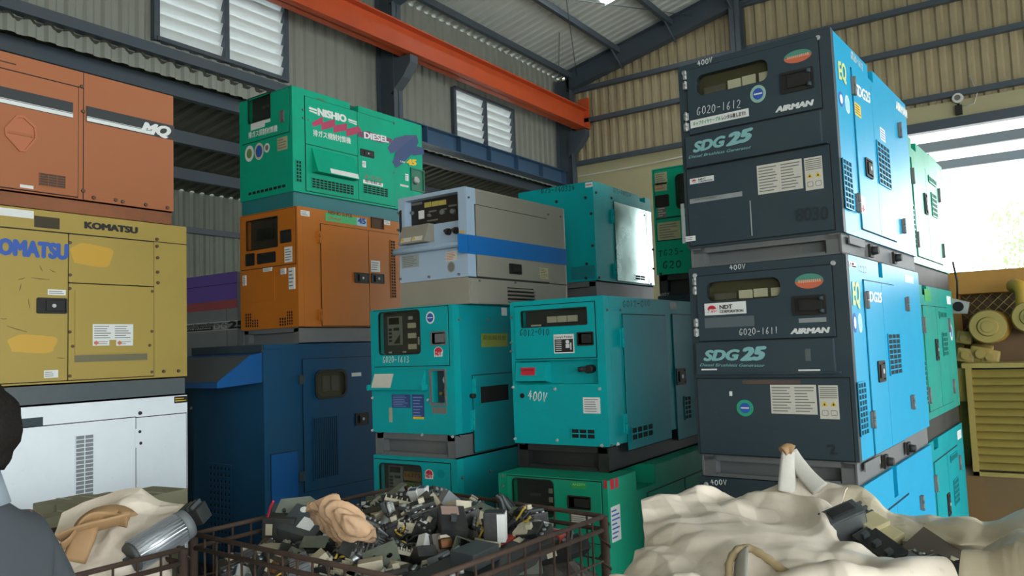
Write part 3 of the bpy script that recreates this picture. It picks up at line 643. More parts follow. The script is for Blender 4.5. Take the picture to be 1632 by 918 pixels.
# the lowest one: same machine, rectangles carried down one storey
def ef1(u, f, f2):
    f.crop = 's2b'; f.lev = .0005; f.hand(175, 805, 288, 805, 34, '400V')
_uv = Face.uv
def sdg_low():
    dz = 1.03
    def uv_low(s, x, y):
        if s.crop == 's2b' and y > 760: return _uv(s, x, y)
        px, py = cpx(s.crop, x, y); r = ray(px, py); o = s.W.to_translation(); t = (o-CAMP).dot(s.nw)/r.dot(s.nw); q = s.Wi @ (CAMP+r*t+Vector((0, 0, -dz))); return q.x, q.y
    Face.uv = uv_low
    sdg(SC, 3.3, 0, 1.027, 'lowest dark fronted blue generator of the right stack, half hidden by the white sack', F2, D2, ef1, lambda u, s: None, sk=.13)
    Face.uv = _uv
sdg_low()

# ------------------------------------------------------------------ green sets behind the right stack (seen from the side)
def plain_set(name, label, cat, corner, yaw, w, L, z0, h, sk, m, skm, group=None, notch=None, T=.04):
    u = Unit(name, label, cat, corner, yaw, w, L, z0, h, sk, group); u.skid(skm); u.body(m, T, notch=notch); u.panel(m, T=T); return u
PC = (-.665, 5.13)
for i, (z0, h, lab, m) in enumerate(((0, .99, 'lowest green generator standing behind the right stack of charcoal fronted sets', TEAL2), (.99, .96, 'middle teal green generator behind the right stack, beside the yellow engine', mat('teal_green_paint', '#0f9488', .35, dirt=.25, spec=.3)), (1.95, .93, 'topmost pale green generator behind the right stack, against the bright doorway', GRN))):
    u = plain_set('diesel_generator', lab, 'generator', PC, 3, .7, 1.48, z0, h, .13, m, SKIDB, 'green generators behind the right stack', (.35, .5, .06)); s = u.side('full')
    hh = h; s.lev = .0065; sk = .13
    s.door((.30, .74, sk+.05, hh-.13), m, 'side_door', .006); s.door((.75, 1.2, sk+.05, hh-.13), m, 'side_door', .006)
    s.vent((.10, .27, sk+.12, sk+.36), 3, 8, m, c=.002); s.vent((.9, 1.08, .5, .66), 4, 5, m); s.vent((.85, 1.12, hh-.2, hh-.16), 6, 1, m)
    s.latch((.62, .71, .48, .62)); s.slab('pale_label', (1.25, 1.42, hh-.1, hh-.04), PAPERW, 0, .001)
    for v in (.29, 1.21):
        for z in (sk+.1, hh-.3): mb = MB(); mb.cyl((v, z, .012), (v, z+.1, .012), .008, None, 8); mb.box(v-.02, v+.02, z, z+.1, 0, .009); s.put(mb, 'hinge', SKID)
    if i == 1:
        s.slab('green_sign', (.42, .62, hh-.1, hh-.02), mat('sign_green', '#2f9a4a', .4, dirt=.1), 0, .002); s.disc((1.28, 1.38, .6, .72), PAPERW, BLUEP, .6, c=.002)
    if i == 2:
        mb = MB(); mb.box(.05, .3, hh, hh+.03, -.3, -.02); s.put(mb, 'roof_cover', m); mb = MB(); mb.box(1.1, 1.4, hh, hh+.04, -.35, -.02); s.put(mb, 'roof_cover', m)

# ------------------------------------------------------------------ G012 stack
GB = pxg(971, 845, 3.93)
u = Unit('diesel_generator', 'green generator at the bottom with red marker tape, behind the scrap cage', 'generator', GB, 0, .655, 1.6, 0, .985, .12)
f, s = u.front('scr'), u.side('scr'); win = f.rect(893, 130, 1160, 380)
u.skid(SKIDB); u.panel(GRN2, [win+(.02,)]); u.body(GRN2, notch=(.32, .56, .1))
f.door(f.rect(850, 78, 1478, 560), GRN2, 'front_door', .008, [win+(.02,)]); f.window(win, .02, [(.82, .97, .62, .75), (.82, .97, .36, .5), (.82, .97, .12, .25), (.35, .6, .5, .58, INK)], pane=SMOKED)
f.latch(f.rect(1248, 238, 1402, 340), knob=False); f.slab('green_label', f.rect(1272, 152, 1368, 202), mat('sign_green', '#2f9a4a', .4, dirt=.1), 0, .0092)
f.text(1280, 176, 1362, 178, 14, 'ANZEN', mat('print_pale_green', '#8fd0a0', .5, dirt=0)); f.label(f.rect(1262, 362, 1410, 455), PAPER, 5, name='instruction_label')
f.lev = .001
s.lev = .001; s.slab('red_marker_tape', s.rect(1518, 140, 1545, 200), RED, 0, .0012); f.slab('red_marker_tape', f.rect(1479, 142, 1500, 200), RED, 0, .0012); s.slab('red_marker_tape', s.rect(1552, 132, 1573, 190), RED, 0, .0012)
s.label(s.rect(1522, 322, 1592, 525), PAPERW, 7, ink=BLUEP, name='instruction_sheet')
for y in (118, 180, 248): f.bolts([(823, y)])
s.crop = 'full'
for q in ((.45, .95), (.97, 1.4)): s.door((q[0], q[1], .18, .85), GRN2, 'side_door', .006)

GC = pxg(966, 590, 4.15)
u = Unit('diesel_generator', 'teal generator marked G012-010 and 400V on its front, on a green one', 'generator', GC, 0, .595, 1.5, .985, .925, .135)
f, s = u.front('g012'), u.side('g012'); win = f.rect(97, 140, 403, 195); rec = f.rect(62, 372, 455, 480)
u.skid(SKIDB); u.panel(TEAL, [win+(.004,), rec+(.004,)], T=.06); u.body(TEAL, T=.06)
f.door(f.rect(60, 118, 447, 352), TEAL, 'front_door', .008, [win+(.004,)]); f.window(win, .004, [(.36, .5, .2, .6), (.52, .66, .2, .6), (.68, .82, .2, .6), (.1, .25, 0, .12)], pane=SMOKED)
f.latch(f.rect(357, 235, 438, 297), knob=False)
p = f.label(f.rect(247, 247, 346, 333), PAPERW, 0, name='maker_plate'); a0, a1, b0, b1 = f.rect(247, 247, 346, 333); l = f.lev
f.text_at(a0+.008, b1-(b1-b0)*.2, a1-.008, b1-(b1-b0)*.2, (b1-b0)*.12, 'Denyo Power', INKD, c=l, parent=p)
mb = MB(); mb.box(a0+.006, a1-.006, b0+.006, b1-(b1-b0)*.26, l, l+.0006); f.put(mb, 'plate_print', INKD, p); mb = MB()
for i in range(6): y = b0+.015+i*(b1-b0)*.1; mb.box(a0+.012, a0+(a1-a0)*.38, y, y+.003, l, l+.0012)
x = a0+(a1-a0)*.52; y = b0+(b1-b0)*.15; k = (a1-a0)*.1
mb.poly(ell(x+k*1.6, y+k*3.6, k*.9, k*.8, 16), l, l+.0012); mb.box(x+k*.7, x+k*2.5, y+k*1.0, y+k*2.7, l, l+.0012); mb.box(x+k*2.9, x+k*3.5, y+k*.2, y+k*3.2, l, l+.0012)
f.put(mb, 'plate_diagram', PAPERW, p)
f.hand(87, 253, 228, 248, 30, 'G012-010', MARK, wd=.07)
# recess with outlet box and cable gland
a0, a1, b0, b1 = rec; mb = MB(); mb.box(a0-.01, a1+.01, b0-.01, b1+.01, -.056, -.052); f.put(mb, 'recess_back', TEAL)
q = f.rect(68, 380, 212, 475); mb = MB(); mb.prism([(q[2], -.05), (q[2]+.012, .02), (q[3], .004), (q[3], -.05)], 0, q[0], q[1]); ob = f.put(mb, 'outlet_cover', TEAL)
f.lev = .017; f.slab('red_label', f.rect(98, 402, 163, 438), RED, .008, .019, parent=ob); f.text(103, 417, 158, 417, 8, 'DANGER', INKD, c=.0188, parent=ob)
a, b = f.uv(405, 410); mb = MB(); mb.cyl((a, b, -.055), (a, b, .0), .022, None, 14); mb.cyl((a-.02, b, -.01), (a-.05, b, .015), .014, .012, 12); f.put(mb, 'cable_gland', BLACK)
f.lev = .001
f.bolts([(55, 495), (252, 503), (463, 503), (64, 738), (262, 745), (473, 770)], STEEL, .009); f.bolts([(45, 165), (45, 285), (45, 325)], r=.008)
a, b = f.uv(97, 535); mb = MB(); mb.poly(ell(a, b, .014, .014, 20), 0, .006, [ell(a, b, .008, .008, 20)]); mb.cyl((a, b, 0), (a, b, .001), .008); f.put(mb, 'drain_hole', BLACK)
f.hand(120, 552, 212, 568, 44, '400V', wd=.07); f.label(f.rect(382, 543, 466, 620), PAPERW, 6, name='instruction_label'); f.vent(f.rect(328, 690, 443, 740), 3, 2, TEAL, c=.002)
s.lev = .001; s.hand(568, 118, 700, 112, 30, 'G012-010', MARK, wd=.07); s.door(s.rect(566, 152, 798, 735), TEAL2, 'side_door', .006); s.door(s.rect(800, 152, 1010, 690), TEAL2, 'side_door', .006)
s.vent(s.rect(605, 686, 708, 722), 4, 2, TEAL2, c=.0075); s.latch(s.rect(815, 408, 862, 480)); s.vent(s.rect(855, 540, 888, 640), 2, 5, TEAL2, c=.0075)
s.hinge(560, 215, 562, 308, m=TEAL); s.hinge(577, 620, 580, 715, m=TEAL); s.slab('pale_label', s.rect(792, 92, 824, 128), PAPER, 0, .001)
mb = MB(); x, y = s.uv(548, 770); mb.poly([(x-.02, y), (x+.02, y), (x+.012, y+.014), (x-.008, y+.018)], 0, .001); s.put(mb, 'chipped_paint', WTXT)
s.bolts([(495, 130), (558, 130), (515, 770)], r=.007)

# ------------------------------------------------------------------ G020 teal pair under the welder
TC = pxg(724, 590, 4.6)
def gpanel(u, f, win, q, extra=True):
    """grey controller with display, keys and side gauges behind the pane: q in crop pixels"""
    f.c = -.02; r = f.rect(*q); f.c = 0
    mb = MB(); mb.box(r[0], r[1], r[2], r[3], -.03, -.018, bevel=.003); c = f.put(mb, 'controller', mat('controller_grey', '#8f9796', .5, dirt=.1)); w, h = r[1]-r[0], r[3]-r[2]
    X = lambda t: r[0]+w*t; Y = lambda t: r[2]+h*t
    mb = MB(); mb.box(X(.12), X(.85), Y(.72), Y(.95), -.018, -.016); f.put(mb, 'display', DARK, c)
    for i in range(4): mb = MB(); mb.box(X(.12), X(.32), Y(.5-.13*i), Y(.58-.13*i), -.018, -.014); f.put(mb, 'key', INKD, c)
    mb = MB(); mb.box(X(.45), X(.85), Y(.5), Y(.6), -.018, -.016); mb.prism([(X(.45), Y(.05)), (X(.88), Y(.05)), (X(.88), Y(.35))], 2, -.018, -.016); f.put(mb, 'key_panel', INKD, c)
for top in (1, 0):
    u = Unit('diesel_generator', 'teal generator marked G020-161 between the grey welder and its twin below' if top else 'lower teal generator with handwritten cards behind its window, behind the scrap heap', 'generator', TC, 0, .665, 1.4, 1.02 if top else 0, .90 if top else 1.02, .14, 'teal twins with NDT stickers')
    f, s = u.front('t020'), u.side('t020'); 
    win = f.rect(63, 97, 226, 255) if top else f.rect(67, 690, 233, 850)
    u.skid(SKID); u.panel(TEAL, [win+(.02,)] + ([f.rect(268, 325, 325, 452)+(.003,)] if top else []), T=.06); u.body(TEAL2, T=.06)
    if top:
        f.door(f.rect(40, 80, 338, 302), TEAL, 'front_door', .008, [win+(.02,)]); f.window(win, .02, [(.64, .82, .6, .72), (.64, .82, .36, .48), (.64, .82, .1, .22), (.15, .2, .02, .06, WTXT), (.5, .56, .02, .06, WTXT), (.66, .74, .8, .88, WTXT), (.88, .98, .2, .38)], pane=SMOKED)
        gpanel(u, f, win, (93, 112, 150, 222))
        f.disc(f.rect(248, 92, 283, 138), PAPERW, BLUEP, .74, bar=PAPERW); f.latch(f.rect(268, 170, 330, 222), m=mat('latch_grey', '#66696b', .5, dirt=.2), knob=False); ndt_round(f, f.rect(280, 230, 316, 268))
        f.hand(77, 292, 183, 292, 24, 'G020-1613', wd=.06)
        q = f.rect(42, 322, 245, 398); mb = MB(); mb.prism([(q[2], 0), (q[2], .05), (q[3]-.02, .012), (q[3], 0)], 0, q[0], q[1]); fl = f.put(mb, 'outlet_flap', TEAL)
        mb = MB(); a = f.rect(48, 322, 125, 395); w = .0
        sl = (.05-.012)/(q[3]-.02-q[2]); zc = lambda b: .0512-(b-q[2])*sl
        mb.grid([[(a[0], a[2]+.008, zc(a[2]+.008)), (a[1], a[2]+.008, zc(a[2]+.008))], [(a[0], a[3]-.024, zc(a[3]-.024)), (a[1], a[3]-.024, zc(a[3]-.024))]]); f.put(mb, 'flap_label', PAPER, fl)
        
        for x in (q[0]-.01, q[1]+.01): mb = MB(); mb.box(x-.008, x+.008, q[2]-.004, q[2]+.03, 0, .055); f.put(mb, 'flap_hinge', TEAL, fl)
        f.lev = .001; bl = mat('label_dark_blue', '#23407a', .5, dirt=.15)
        for z in ((110, 418, 185, 472), (190, 418, 240, 515)): f.label(f.rect(*z), bl, 7, ink=mat('print_pale_blue', '#6f88b8', .5, dirt=0), c=.001)
        f.slab('yellow_label', f.rect(195, 506, 238, 516), YWARN, 0, .0018)
        r = f.rect(262, 318, 330, 462); h = f.rect(268, 325, 325, 452); mb = MB(); mb.poly(rrect(*r, .003, 2), 0, .012, [rrect(*h, .003, 2)]); o = f.put(mb, 'terminal_box', SKID)
        mb = MB(); mb.box(h[0]-.005, h[1]+.005, h[2]-.005, h[3]+.005, -.056, -.052); f.put(mb, 'box_back', CHAR, o)
        a, b = f.uv(308, 362); mb = MB(); mb.tube([(a+.022*math.cos(t*.5), b+.022*math.sin(t*.5), -.04) for t in range(0, 11)], .005, 6); f.put(mb, 'lifting_ring', STEEL, o)
        a, b = f.uv(305, 415); mb = MB(); mb.cyl((a, b-.02, -.04), (a, b+.03, -.04), .012, None, 12); mb.cyl((a-.015, b, -.04), (a-.015, b, -.01), .01, None, 10); f.put(mb, 'brass_tap', mat('dull_brass', '#8a7a4a', .4, metal=.8), o)
        f.label(f.rect(270, 468, 327, 495), INK, 2); f.slab('paint_scratch', f.rect(99, 470, 113, 528), mat('scratched_cream', '#a8a48a', .7, dirt=.4), 0, .0005)
        f.bolts([(35, 560), (232, 578), (352, 585), (36, 432), (255, 440)], STEEL, .009)
        s.lev = .001; gl = s.label(s.rect(463, 178, 568, 228), mat('label_dull_yellow', '#8f9a3a', .5, dirt=.3), 0, name='green_label'); s.text(470, 202, 560, 204, 18, '超低騒音型', mat('print_olive', '#4a5a20', .5, dirt=0), c=.001)
        s.door(s.rect(428, 345, 800, 570), TEAL2, 'side_door', .007); s.vent(s.rect(452, 385, 570, 442), 1, 1, TEAL2, c=.0085, bar=.1); s.hinge(432, 355, 433, 430, m=TEAL); s.hinge(428, 480, 428, 560, m=TEAL)
        a, b = s.uv(423, 424); mb = MB(); mb.cyl((a, b, 0), (a, b, .03), .014, None, 12); s.put(mb, 'rubber_stop', BLACK); s.bolts([(375, 122), (488, 122), (380, 582)], r=.008); s.slab('pale_label', s.rect(543, 75, 565, 107), PAPERW, 0, .001)
    else:
        f.door(f.rect(38, 672, 347, 900), TEAL, 'front_door', .008, [win+(.02,)]); f.window(win, .02, [], pane=SMOKED); gpanel(u, f, win, (97, 697, 155, 800))
        f.c = -.018; a = f.rect(157, 722, 230, 762); b = f.rect(155, 765, 228, 800); f.c = 0
        for r, m in ((a, mat('card_tan', '#b98f50', .7, dirt=.2)), (b, mat('card_green', '#8fae60', .7, dirt=.2))):
            mb = MB(); mb.box(r[0], r[1], r[2], r[3], -.03, -.016); o = f.put(mb, 'handwritten_card', m)
        f.text_at(a[0]+.012, a[2]+.02, a[1]-.012, a[2]+.02, (a[3]-a[2])*.45, '16375', INKD, c=-.016); f.text_at(b[0]+.012, b[2]+.02, b[1]-.012, b[2]+.02, (b[3]-b[2])*.45, '1250V', INKD, c=-.016)
        ndt_round(f, f.rect(244, 712, 279, 753)); f.disc(f.rect(293, 712, 323, 750), TEAL2, name='faded_round_mark'); f.latch(f.rect(268, 790, 330, 830), m=mat('latch_grey', '#66696b', .5, dirt=.2), knob=False)
        s.lev = .001; s.bolts([(388, 748), (500, 720)], r=.01)

# ------------------------------------------------------------------ grey and pale blue engine welder
u = Unit('engine_welder', 'grey and pale blue engine welder with a blue side stripe, on the teal generator', 'welder', pxg(745, 390, 4.62), 1.5, .555, 1.1, 1.922, .70, .0)
f, s = u.front('weld'), u.side('weld'); pan = f.rect(228, 172, 590, 405)
zt = f.uv(620, 672)[1]; pan = (pan[0], pan[1], f.uv(590, 415)[1], pan[3])
u.panel(WBLUE, [pan+(.006,)], T=.09, r=(0, u.w, zt, u.h)); mb = MB(); mb.box(0, u.w, 0, zt-.002, -.09, 0); f.put(mb, 'lower_front', WGREY)
u.body(WGREY, T=.09, bevel=.012)
a0, a1, b0, b1 = pan; bb = f.uv(250, 340)[1]
mb = MB(); mb.box(a0-.005, a1+.005, bb, b1+.005, -.075, -.06); o = f.put(mb, 'instrument_panel', BLACK); f.c = -.06; f.lev = -.0595
for x in (365, 415, 462): mb = MB(); r = f.rect(x, 182+(365-x)*.15, x+44, 206+(365-x)*.15); mb.box(r[0], r[1], r[2], r[3], -.06, -.052); f.put(mb, 'meter', mat('meter_yellow', '#b8ad5a', .5, dirt=.2), o)
for x, y, k, m in ((340, 260, .022, PAPERW),): r = f.rect(325, 236, 360, 285); mb = MB(); mb.box(r[0], r[1], r[2], r[3], -.06, -.054); f.put(mb, 'breaker_plate', m, o)
for x, y, k in ((555, 238, .018), (485, 245, .018), (285, 250, .014), (400, 265, .012)): a, b = f.uv(x, y); mb = MB(); mb.cyl((a, b, -.06), (a, b, -.04), k, k*.8, 16); f.put(mb, 'dial_knob', SKID, o)
mb = MB()
for x0, y0, x1, y1 in ((260, 190, 345, 186), (390, 238, 440, 234), (470, 225, 510, 221), (520, 200, 575, 196), (380, 300, 450, 292)): r = f.rect(x0, y0-3, x1, y1+3); mb.box(r[0], r[1], r[2], r[3], -.06, -.0594)
f.put(mb, 'panel_print', INK, o); f.c = 0
mb = MB(); mb.box(a0-.005, a1+.005, b0-.005, bb, -.075, -.05); f.put(mb, 'outlet_shelf', WBLUE)
for x, y in ((488, 368), (540, 360)): a, b = f.uv(x, y); mb = MB(); mb.cyl((a, b, -.05), (a, b, -.03), .022, .02, 18); mb.cyl((a, b, -.03), (a+.01, b, .0), .012, .01, 12); f.put(mb, 'output_terminal', BLACK)
q = f.rect(214, 365, 392, 440); mb = MB(); mb.prism([(q[2], -.05), (q[2], .045), (q[3]+.02, .0), (q[3]+.02, -.05)], 0, q[0], q[1]); fl = f.put(mb, 'outlet_flap', WGREY)
sl = .045/(q[3]+.02-q[2])
for i in (0, 1):
    x = q[0]+.02+i*.095; mb = MB(); y0, y1 = q[2]+.012, q[2]+.04; zc = lambda b: .0455-(b-q[2])*sl
    mb.grid([[(x, y0, zc(y0)), (x+.085, y0, zc(y0))], [(x, y1, zc(y1)), (x+.085, y1, zc(y1))]]); f.put(mb, 'flap_label', PAPER, fl)
    mb = MB(); k = .012; mb.grid([[(x+.015, y0+.002, zc(y0)+.001), (x+.027, y0+.014, zc(y0+.014)+.001)], [(x+.003, y0+.014, zc(y0+.014)+.001), (x+.015, y0+.026, zc(y0+.026)+.001)]]); f.put(mb, 'warning_diamond', YWARN, fl)
q = f.rect(168, 505, 615, 460); mb = MB(); mb.tube([(q[0], (q[2]+q[3])/2, .0), (q[0]+.02, (q[2]+q[3])/2, .022), (q[1]-.03, (q[2]+q[3])/2, .022), (q[1], (q[2]+q[3])/2, 0)], .02, 10); f.put(mb, 'bumper_ridge', WBLUE)
f.lev = .001; f.label(f.rect(210, 535, 325, 605), mat('plate_grey', '#8f9a9a', .45, dirt=.2), 6); f.label(f.rect(502, 508, 577, 562), PAPER, 5, ink=mat('print_orange', '#c8694a', .5)); f.disc(f.rect(512, 572, 566, 642), mat('plate_grey', '#8f9a9a', .45), INK, .8)
mb = MB(); r = f.rect(198, 232, 212, 378); mb.box(r[0], r[1], r[2], r[3], 0, .004); mb.box(r[0]+.003, r[1]-.003, r[2]+.006, r[3]-.006, .004, .012); f.put(mb, 'door_hinge', INKD)
f.bolts([(203, 687), (393, 673), (592, 655), (190, 520), (592, 485), (190, 248), (188, 362)], SKID, .009); f.slab('yellow_label', f.rect(590, 365, 628, 392), mat('label_amber', '#c0a868', .5), 0, .001)
s.lev = .002; dr = s.rect(680, 170, 1187, 700); b0 = s.uv(705, 668)[1]; dr = (dr[0]+.02, dr[1], b0, s.uv(685, 170)[1]-.02)
s.door(dr, WGREY, 'side_door', .006); st = s.rect(644, 392, 644, 516); mb = MB(); mb.box(0.0, u.L, st[2], st[3], 0, .0075); mb.box(-.088, .0, st[2], st[3], -.001, .0015) ; s.put(mb, 'side_stripe', STRIPE)
s.latch(s.rect(917, 583, 998, 660), c=.008, knob=False); s.lev = .0065; s.label(s.rect(1122, 610, 1180, 690), mat('label_cream', '#b8ad82', .5, dirt=.2), 6)
q = s.rect(912, 742, 1090, 850); mb = MB(); mb.box(q[0], q[1], max(q[2], .005), q[3], 0, .001, mi=0)
for i in range(4): y = max(q[2], .005)+(q[3]-max(q[2], .005))*i/4; mb.prism([(y+.002, 0), (y+.004, .02), (y+.018, .0)], 0, q[0], q[1], mi=1)
lv = s.put(mb, 'louvre_vent', [DARK, WGREY]); r = s.rect(662, 710, 685, 795); mb = MB(); mb.box(r[0], r[1], r[2], r[3], 0, .01, bevel=.003); s.put(mb, 'lower_hasp', WGREY)
mb = MB(); mb.box(.0, u.L, b0-.012, b0-.006, 0, .001); s.put(mb, 'seam_line', SEAM); s.bolts([(652, 145), (1180, 258), (1262, 272), (725, 698), (963, 712)], SKID, .007)

# ------------------------------------------------------------------ left tower: navy, orange, emerald
u = Unit('diesel_generator', 'large navy blue generator with a sloping hood and an oval window, under the orange one', 'generator', pxg(421, 680, 5.95), 2, .9, 2.7, 0, 1.735, .10)
f, s = u.front('blue'), u.side('blue'); u.skid(SKIDB); u.body(BLUE, T=.03); u.panel(BLUE, T=.03)
q = f.rect(20, 320, 295, 445); z0 = f.uv(190, 445)[1]; z1 = f.uv(292, 325)[1]; mb = MB(); x1 = u.w-.02
mb.prism([(z1, 0), (z1-.02, .10), (z0+.04, .36), (z0, .36), (z0, .34), (z0+.02, 0)], 0, .0, x1); f.put(mb, 'air_hood', [BLUEB])
mb = MB(); mb.grid([[(.0, z1+.002-.02, .102), (x1, z1+.002-.02, .102)], [(.0, z0+.042, .362), (x1, z0+.042, .362)]]); f.put(mb, 'hood_top_sheet', mat('dusty_grey_sheet', '#4e5658', .5, dirt=.4, dirtcol='#6d6a60'))
mb = MB(); mb.box(0, u.w, u.h-.05, u.h+.006, 0, .012); f.put(mb, 'roof_lip', CHAR); mb = MB(); mb.box(0, u.L, u.h-.03, u.h+.006, 0, .01); s.put(mb, 'roof_lip', BLUE)
r = f.rect(100, 645, 265, 880); f.vent((max(r[0], .12), .5, .2, .85), 6, 14, BLUE, c=.004, bar=.5)
s.lev = .0075; d = s.rect(440, 350, 690, 838); s.door((d[0], s.uv(690, 350)[0], s.uv(440, 838)[1], d[3]), BLUE, 'side_door', .007)
w = s.rect(482, 390, 600, 488); mb = MB(); mb.poly(rrect(*w, .06, 6), 0, .02, [rrect(w[0]+.02, w[1]-.02, w[2]+.02, w[3]-.02, .05, 6)]); o = s.put(mb, 'window', BLACK)
mb = MB(); mb.poly(rrect(w[0]+.01, w[1]-.01, w[2]+.01, w[3]-.01, .05), .004, .009); s.put(mb, 'board', mat('panel_olive', '#3a3a2c', .6), o)
for t in (.1, .4): mb = MB(); mb.box(w[0]+.04+t*.3, w[0]+.12+t*.3, w[2]+.06, w[3]-.05, .009, .011); s.put(mb, 'gauge', INK, o)
mb = MB(); mb.poly(rrect(w[0]+.015, w[1]-.015, w[2]+.015, w[3]-.015, .05), .013, .015); s.put(mb, 'pane', SMOKE, o)
s.vent(s.rect(478, 565, 568, 775), 12, 1, BLUE, c=.0085, bar=.5); s.latch(s.rect(632, 548, 680, 587)); s.slab('pale_label', s.rect(618, 400, 653, 411), PAPERW, 0, .0085)
lp = s.rect(325, 700, 425, 860); s.door(lp, BLUEB, 'lower_panel', .006); r = s.rect(328, 866, 415, 895); s.slab('fork_pocket', r, mat('dusty_grey_sheet', '#4e5658'), 0, .002)
for y0, y1 in ((408, 440), (762, 795)): r = s.rect(424, y0, 444, y1); mb = MB(); mb.box(r[0], r[1], r[2], r[3], 0, .02, bevel=.004); s.put(mb, 'hinge', CHAR)

OC = pxg(475, 430, 6.1)
u = Unit('diesel_generator', 'orange generator with a dark window and white number 45 sticker, on the navy one', 'generator', OC, 0, .69, 1.7, 1.742, 1.045, .125)
f, s = u.front('ora'), u.side('ora'); win = f.rect(90, 162, 270, 302)
u.skid(SKID); u.panel(ORA, [win+(.006,)]); u.body(ORA, notch=None)
f.door(f.rect(55, 130, 372, 402), ORA, 'front_door', .007, [win+(.006,)]); f.window(win, .006, [(.25, .75, .3, .7, INKD)], pane=SMOKED, back=mat('panel_brown', '#4a4236', .6))
f.latch(f.rect(287, 213, 352, 277), knob=False); f.lev = .0075
for q in ((85, 350, 137, 415), (153, 348, 260, 395)):
    r = f.rect(*q); mb = MB(); mb.poly(rrect(*r, .01), 0, .014, [rrect(r[0]+.012, r[1]-.012, r[2]+.012, r[3]-.012, .006)]); mb.box(r[0]+.01, r[1]-.01, r[2]+.01, r[3]-.01, 0, .009); f.put(mb, 'outlet_socket', [BLACK])
f.lev = .001
for q in ((310, 310, 357, 393), (334, 430, 370, 552), (287, 435, 317, 465), (65, 475, 84, 532), (185, 432, 236, 447)): f.label(f.rect(*q), PAPERW, 5, c=.008)
r = f.rect(120, 450, 250, 620); f.slab('access_plate', r, ORA, 0, .004)
f.vent(f.rect(78, 697, 117, 776), 3, 5, ORA, c=.002); f.vent(f.rect(117, 732, 157, 776), 3, 3, ORA, c=.002); f.vent(f.rect(320, 682, 358, 762), 3, 5, ORA, c=.002); f.vent(f.rect(277, 720, 320, 768), 3, 3, ORA, c=.002)
s.lev = .001; d = s.rect(516, 172, 795, 775); b1 = s.uv(516, 172)[1]; b0 = u.sk+.01; s.door((d[0], s.uv(797, 500)[0], b0, b1), ORA, 'side_door', .006); a = s.uv(801, 500)[0]; s.door((a, u.L-.22, b0, b1), ORA, 'side_door', .006)
s.latch(s.rect(712, 455, 795, 522)); s.latch(s.rect(808, 460, 885, 524)); s.vent(s.rect(920, 268, 955, 605), 2, 20, ORA, c=.008); s.hinge(505, 215, 507, 285, m=ORA); s.hinge(512, 670, 515, 740, m=ORA); s.label(s.rect(808, 385, 862, 455), PAPERW, 4, c=.008)
s.label(s.rect(400, 90, 453, 130), PAPERW, 3); s.label(s.rect(888, 150, 924, 180), PAPERW, 2)
r = s.rect(545, 118, 728, 165); b0_, b1_ = s.uv(545, 153)[1], s.uv(545, 105)[1]
st = s.slab('rental_sticker', (r[0], r[1], b0_, b1_), mat('sticker_green', '#3fae6a', .5, dirt=.15), 0, .002); s.text_at(r[0]+.03, b0_+.055, r[1]-.05, b0_+.055, .03, 'NISHIO SUPER', INKD, c=.002, parent=st); s.text_at(r[0]+.03, b0_+.02, r[0]+.16, b0_+.02, .022, 'Omega', RED, 0, .3, c=.002, parent=st)
a1 = s.uv(785, 150)[0]; s.slab('number_sticker', (r[1], a1, b0_, b1_), mat('sticker_pale_blue', '#8fb6c8', .5, dirt=.1), 0, .002); s.text_at(r[1]+.01, b0_+.02, a1-.01, b0_+.02, (b1_-b0_)*.72, '45', mat('print_navy', '#1d3f8a', .5, dirt=0), .06, c=.002)
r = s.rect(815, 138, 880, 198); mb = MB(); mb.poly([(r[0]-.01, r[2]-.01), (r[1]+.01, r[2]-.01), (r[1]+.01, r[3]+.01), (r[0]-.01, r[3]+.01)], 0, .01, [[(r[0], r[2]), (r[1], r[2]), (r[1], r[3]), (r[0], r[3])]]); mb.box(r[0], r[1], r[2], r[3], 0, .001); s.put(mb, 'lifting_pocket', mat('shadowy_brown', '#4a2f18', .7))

NC = pxg(466, 215, 6.2)
u = Unit('diesel_generator', 'emerald green generator with a red and blue brush stroke design, topmost above the orange one', 'generator', NC, 1, .665, 1.50, 2.79, .965, .13)
f, s = u.front('nis'), u.side('nis'); win = f.rect(113, 205, 258, 322)
tskid = mat('dull_teal_steel', '#1c6f74', .5, dirt=.4, dirtcol='#4a6a68'); u.skid(tskid); mb = MB(); mb.box(.012, u.w-.012, 0, u.sk, -.02, -.008); f.put(mb, 'skid_front', tskid)
u.panel(NGRN, [win+(.008,)]); nt = s.rect(782, 215, 838, 275); u.body(NGRN, notch=(nt[0], nt[1], .075), bevel=.01)
f.door(f.rect(70, 175, 380, 415), NGRN, 'front_door', .006, [win+(.008,)]); f.window(win, .008, [(.5, .62, .5, .62, INK), (.7, .8, .5, .6, INK)], pane=SMOKED); f.lev = .0065
f.latch(f.rect(323, 280, 352, 352), knob=False, m=mat('latch_grey', '#66696b', .5, dirt=.2)); f.label(f.rect(128, 367, 222, 383), WTXT, 0); f.label(f.rect(222, 340, 258, 350), WTXT, 0)
f.text(113, 465, 305, 415, 42, '排ガス規制対策機', WTXT, .02, c=.0065); f.lev = .001; f.label(f.rect(300, 462, 368, 530), mat('label_worn_cream', '#b3b08a', .6, dirt=.6), 4)
f.disc(f.rect(85, 518, 145, 608), PAPERW, mat('sticker_olive', '#5f8a50', .5), .6); f.disc(f.rect(148, 500, 210, 596), mat('sticker_cream', '#c8c4a0', .5, dirt=.1), BLUEP, .72); f.disc(f.rect(213, 498, 250, 550), PAPERW, INK, .6)
q = f.rect(107, 840, 360, 795); b = f.uv(107, 845)[1]; f.vent((q[0], q[1], b, b+.03), 9, 1, NGRN, c=.001)
s.lev = .0065; mid = s.uv(829, 400)[0]; b1 = s.uv(485, 182)[1]; bm = s.uv(487, 495)[1]; a0 = s.uv(483, 300)[0]; a2 = s.uv(1072, 500)[0]; b0 = u.sk+.02
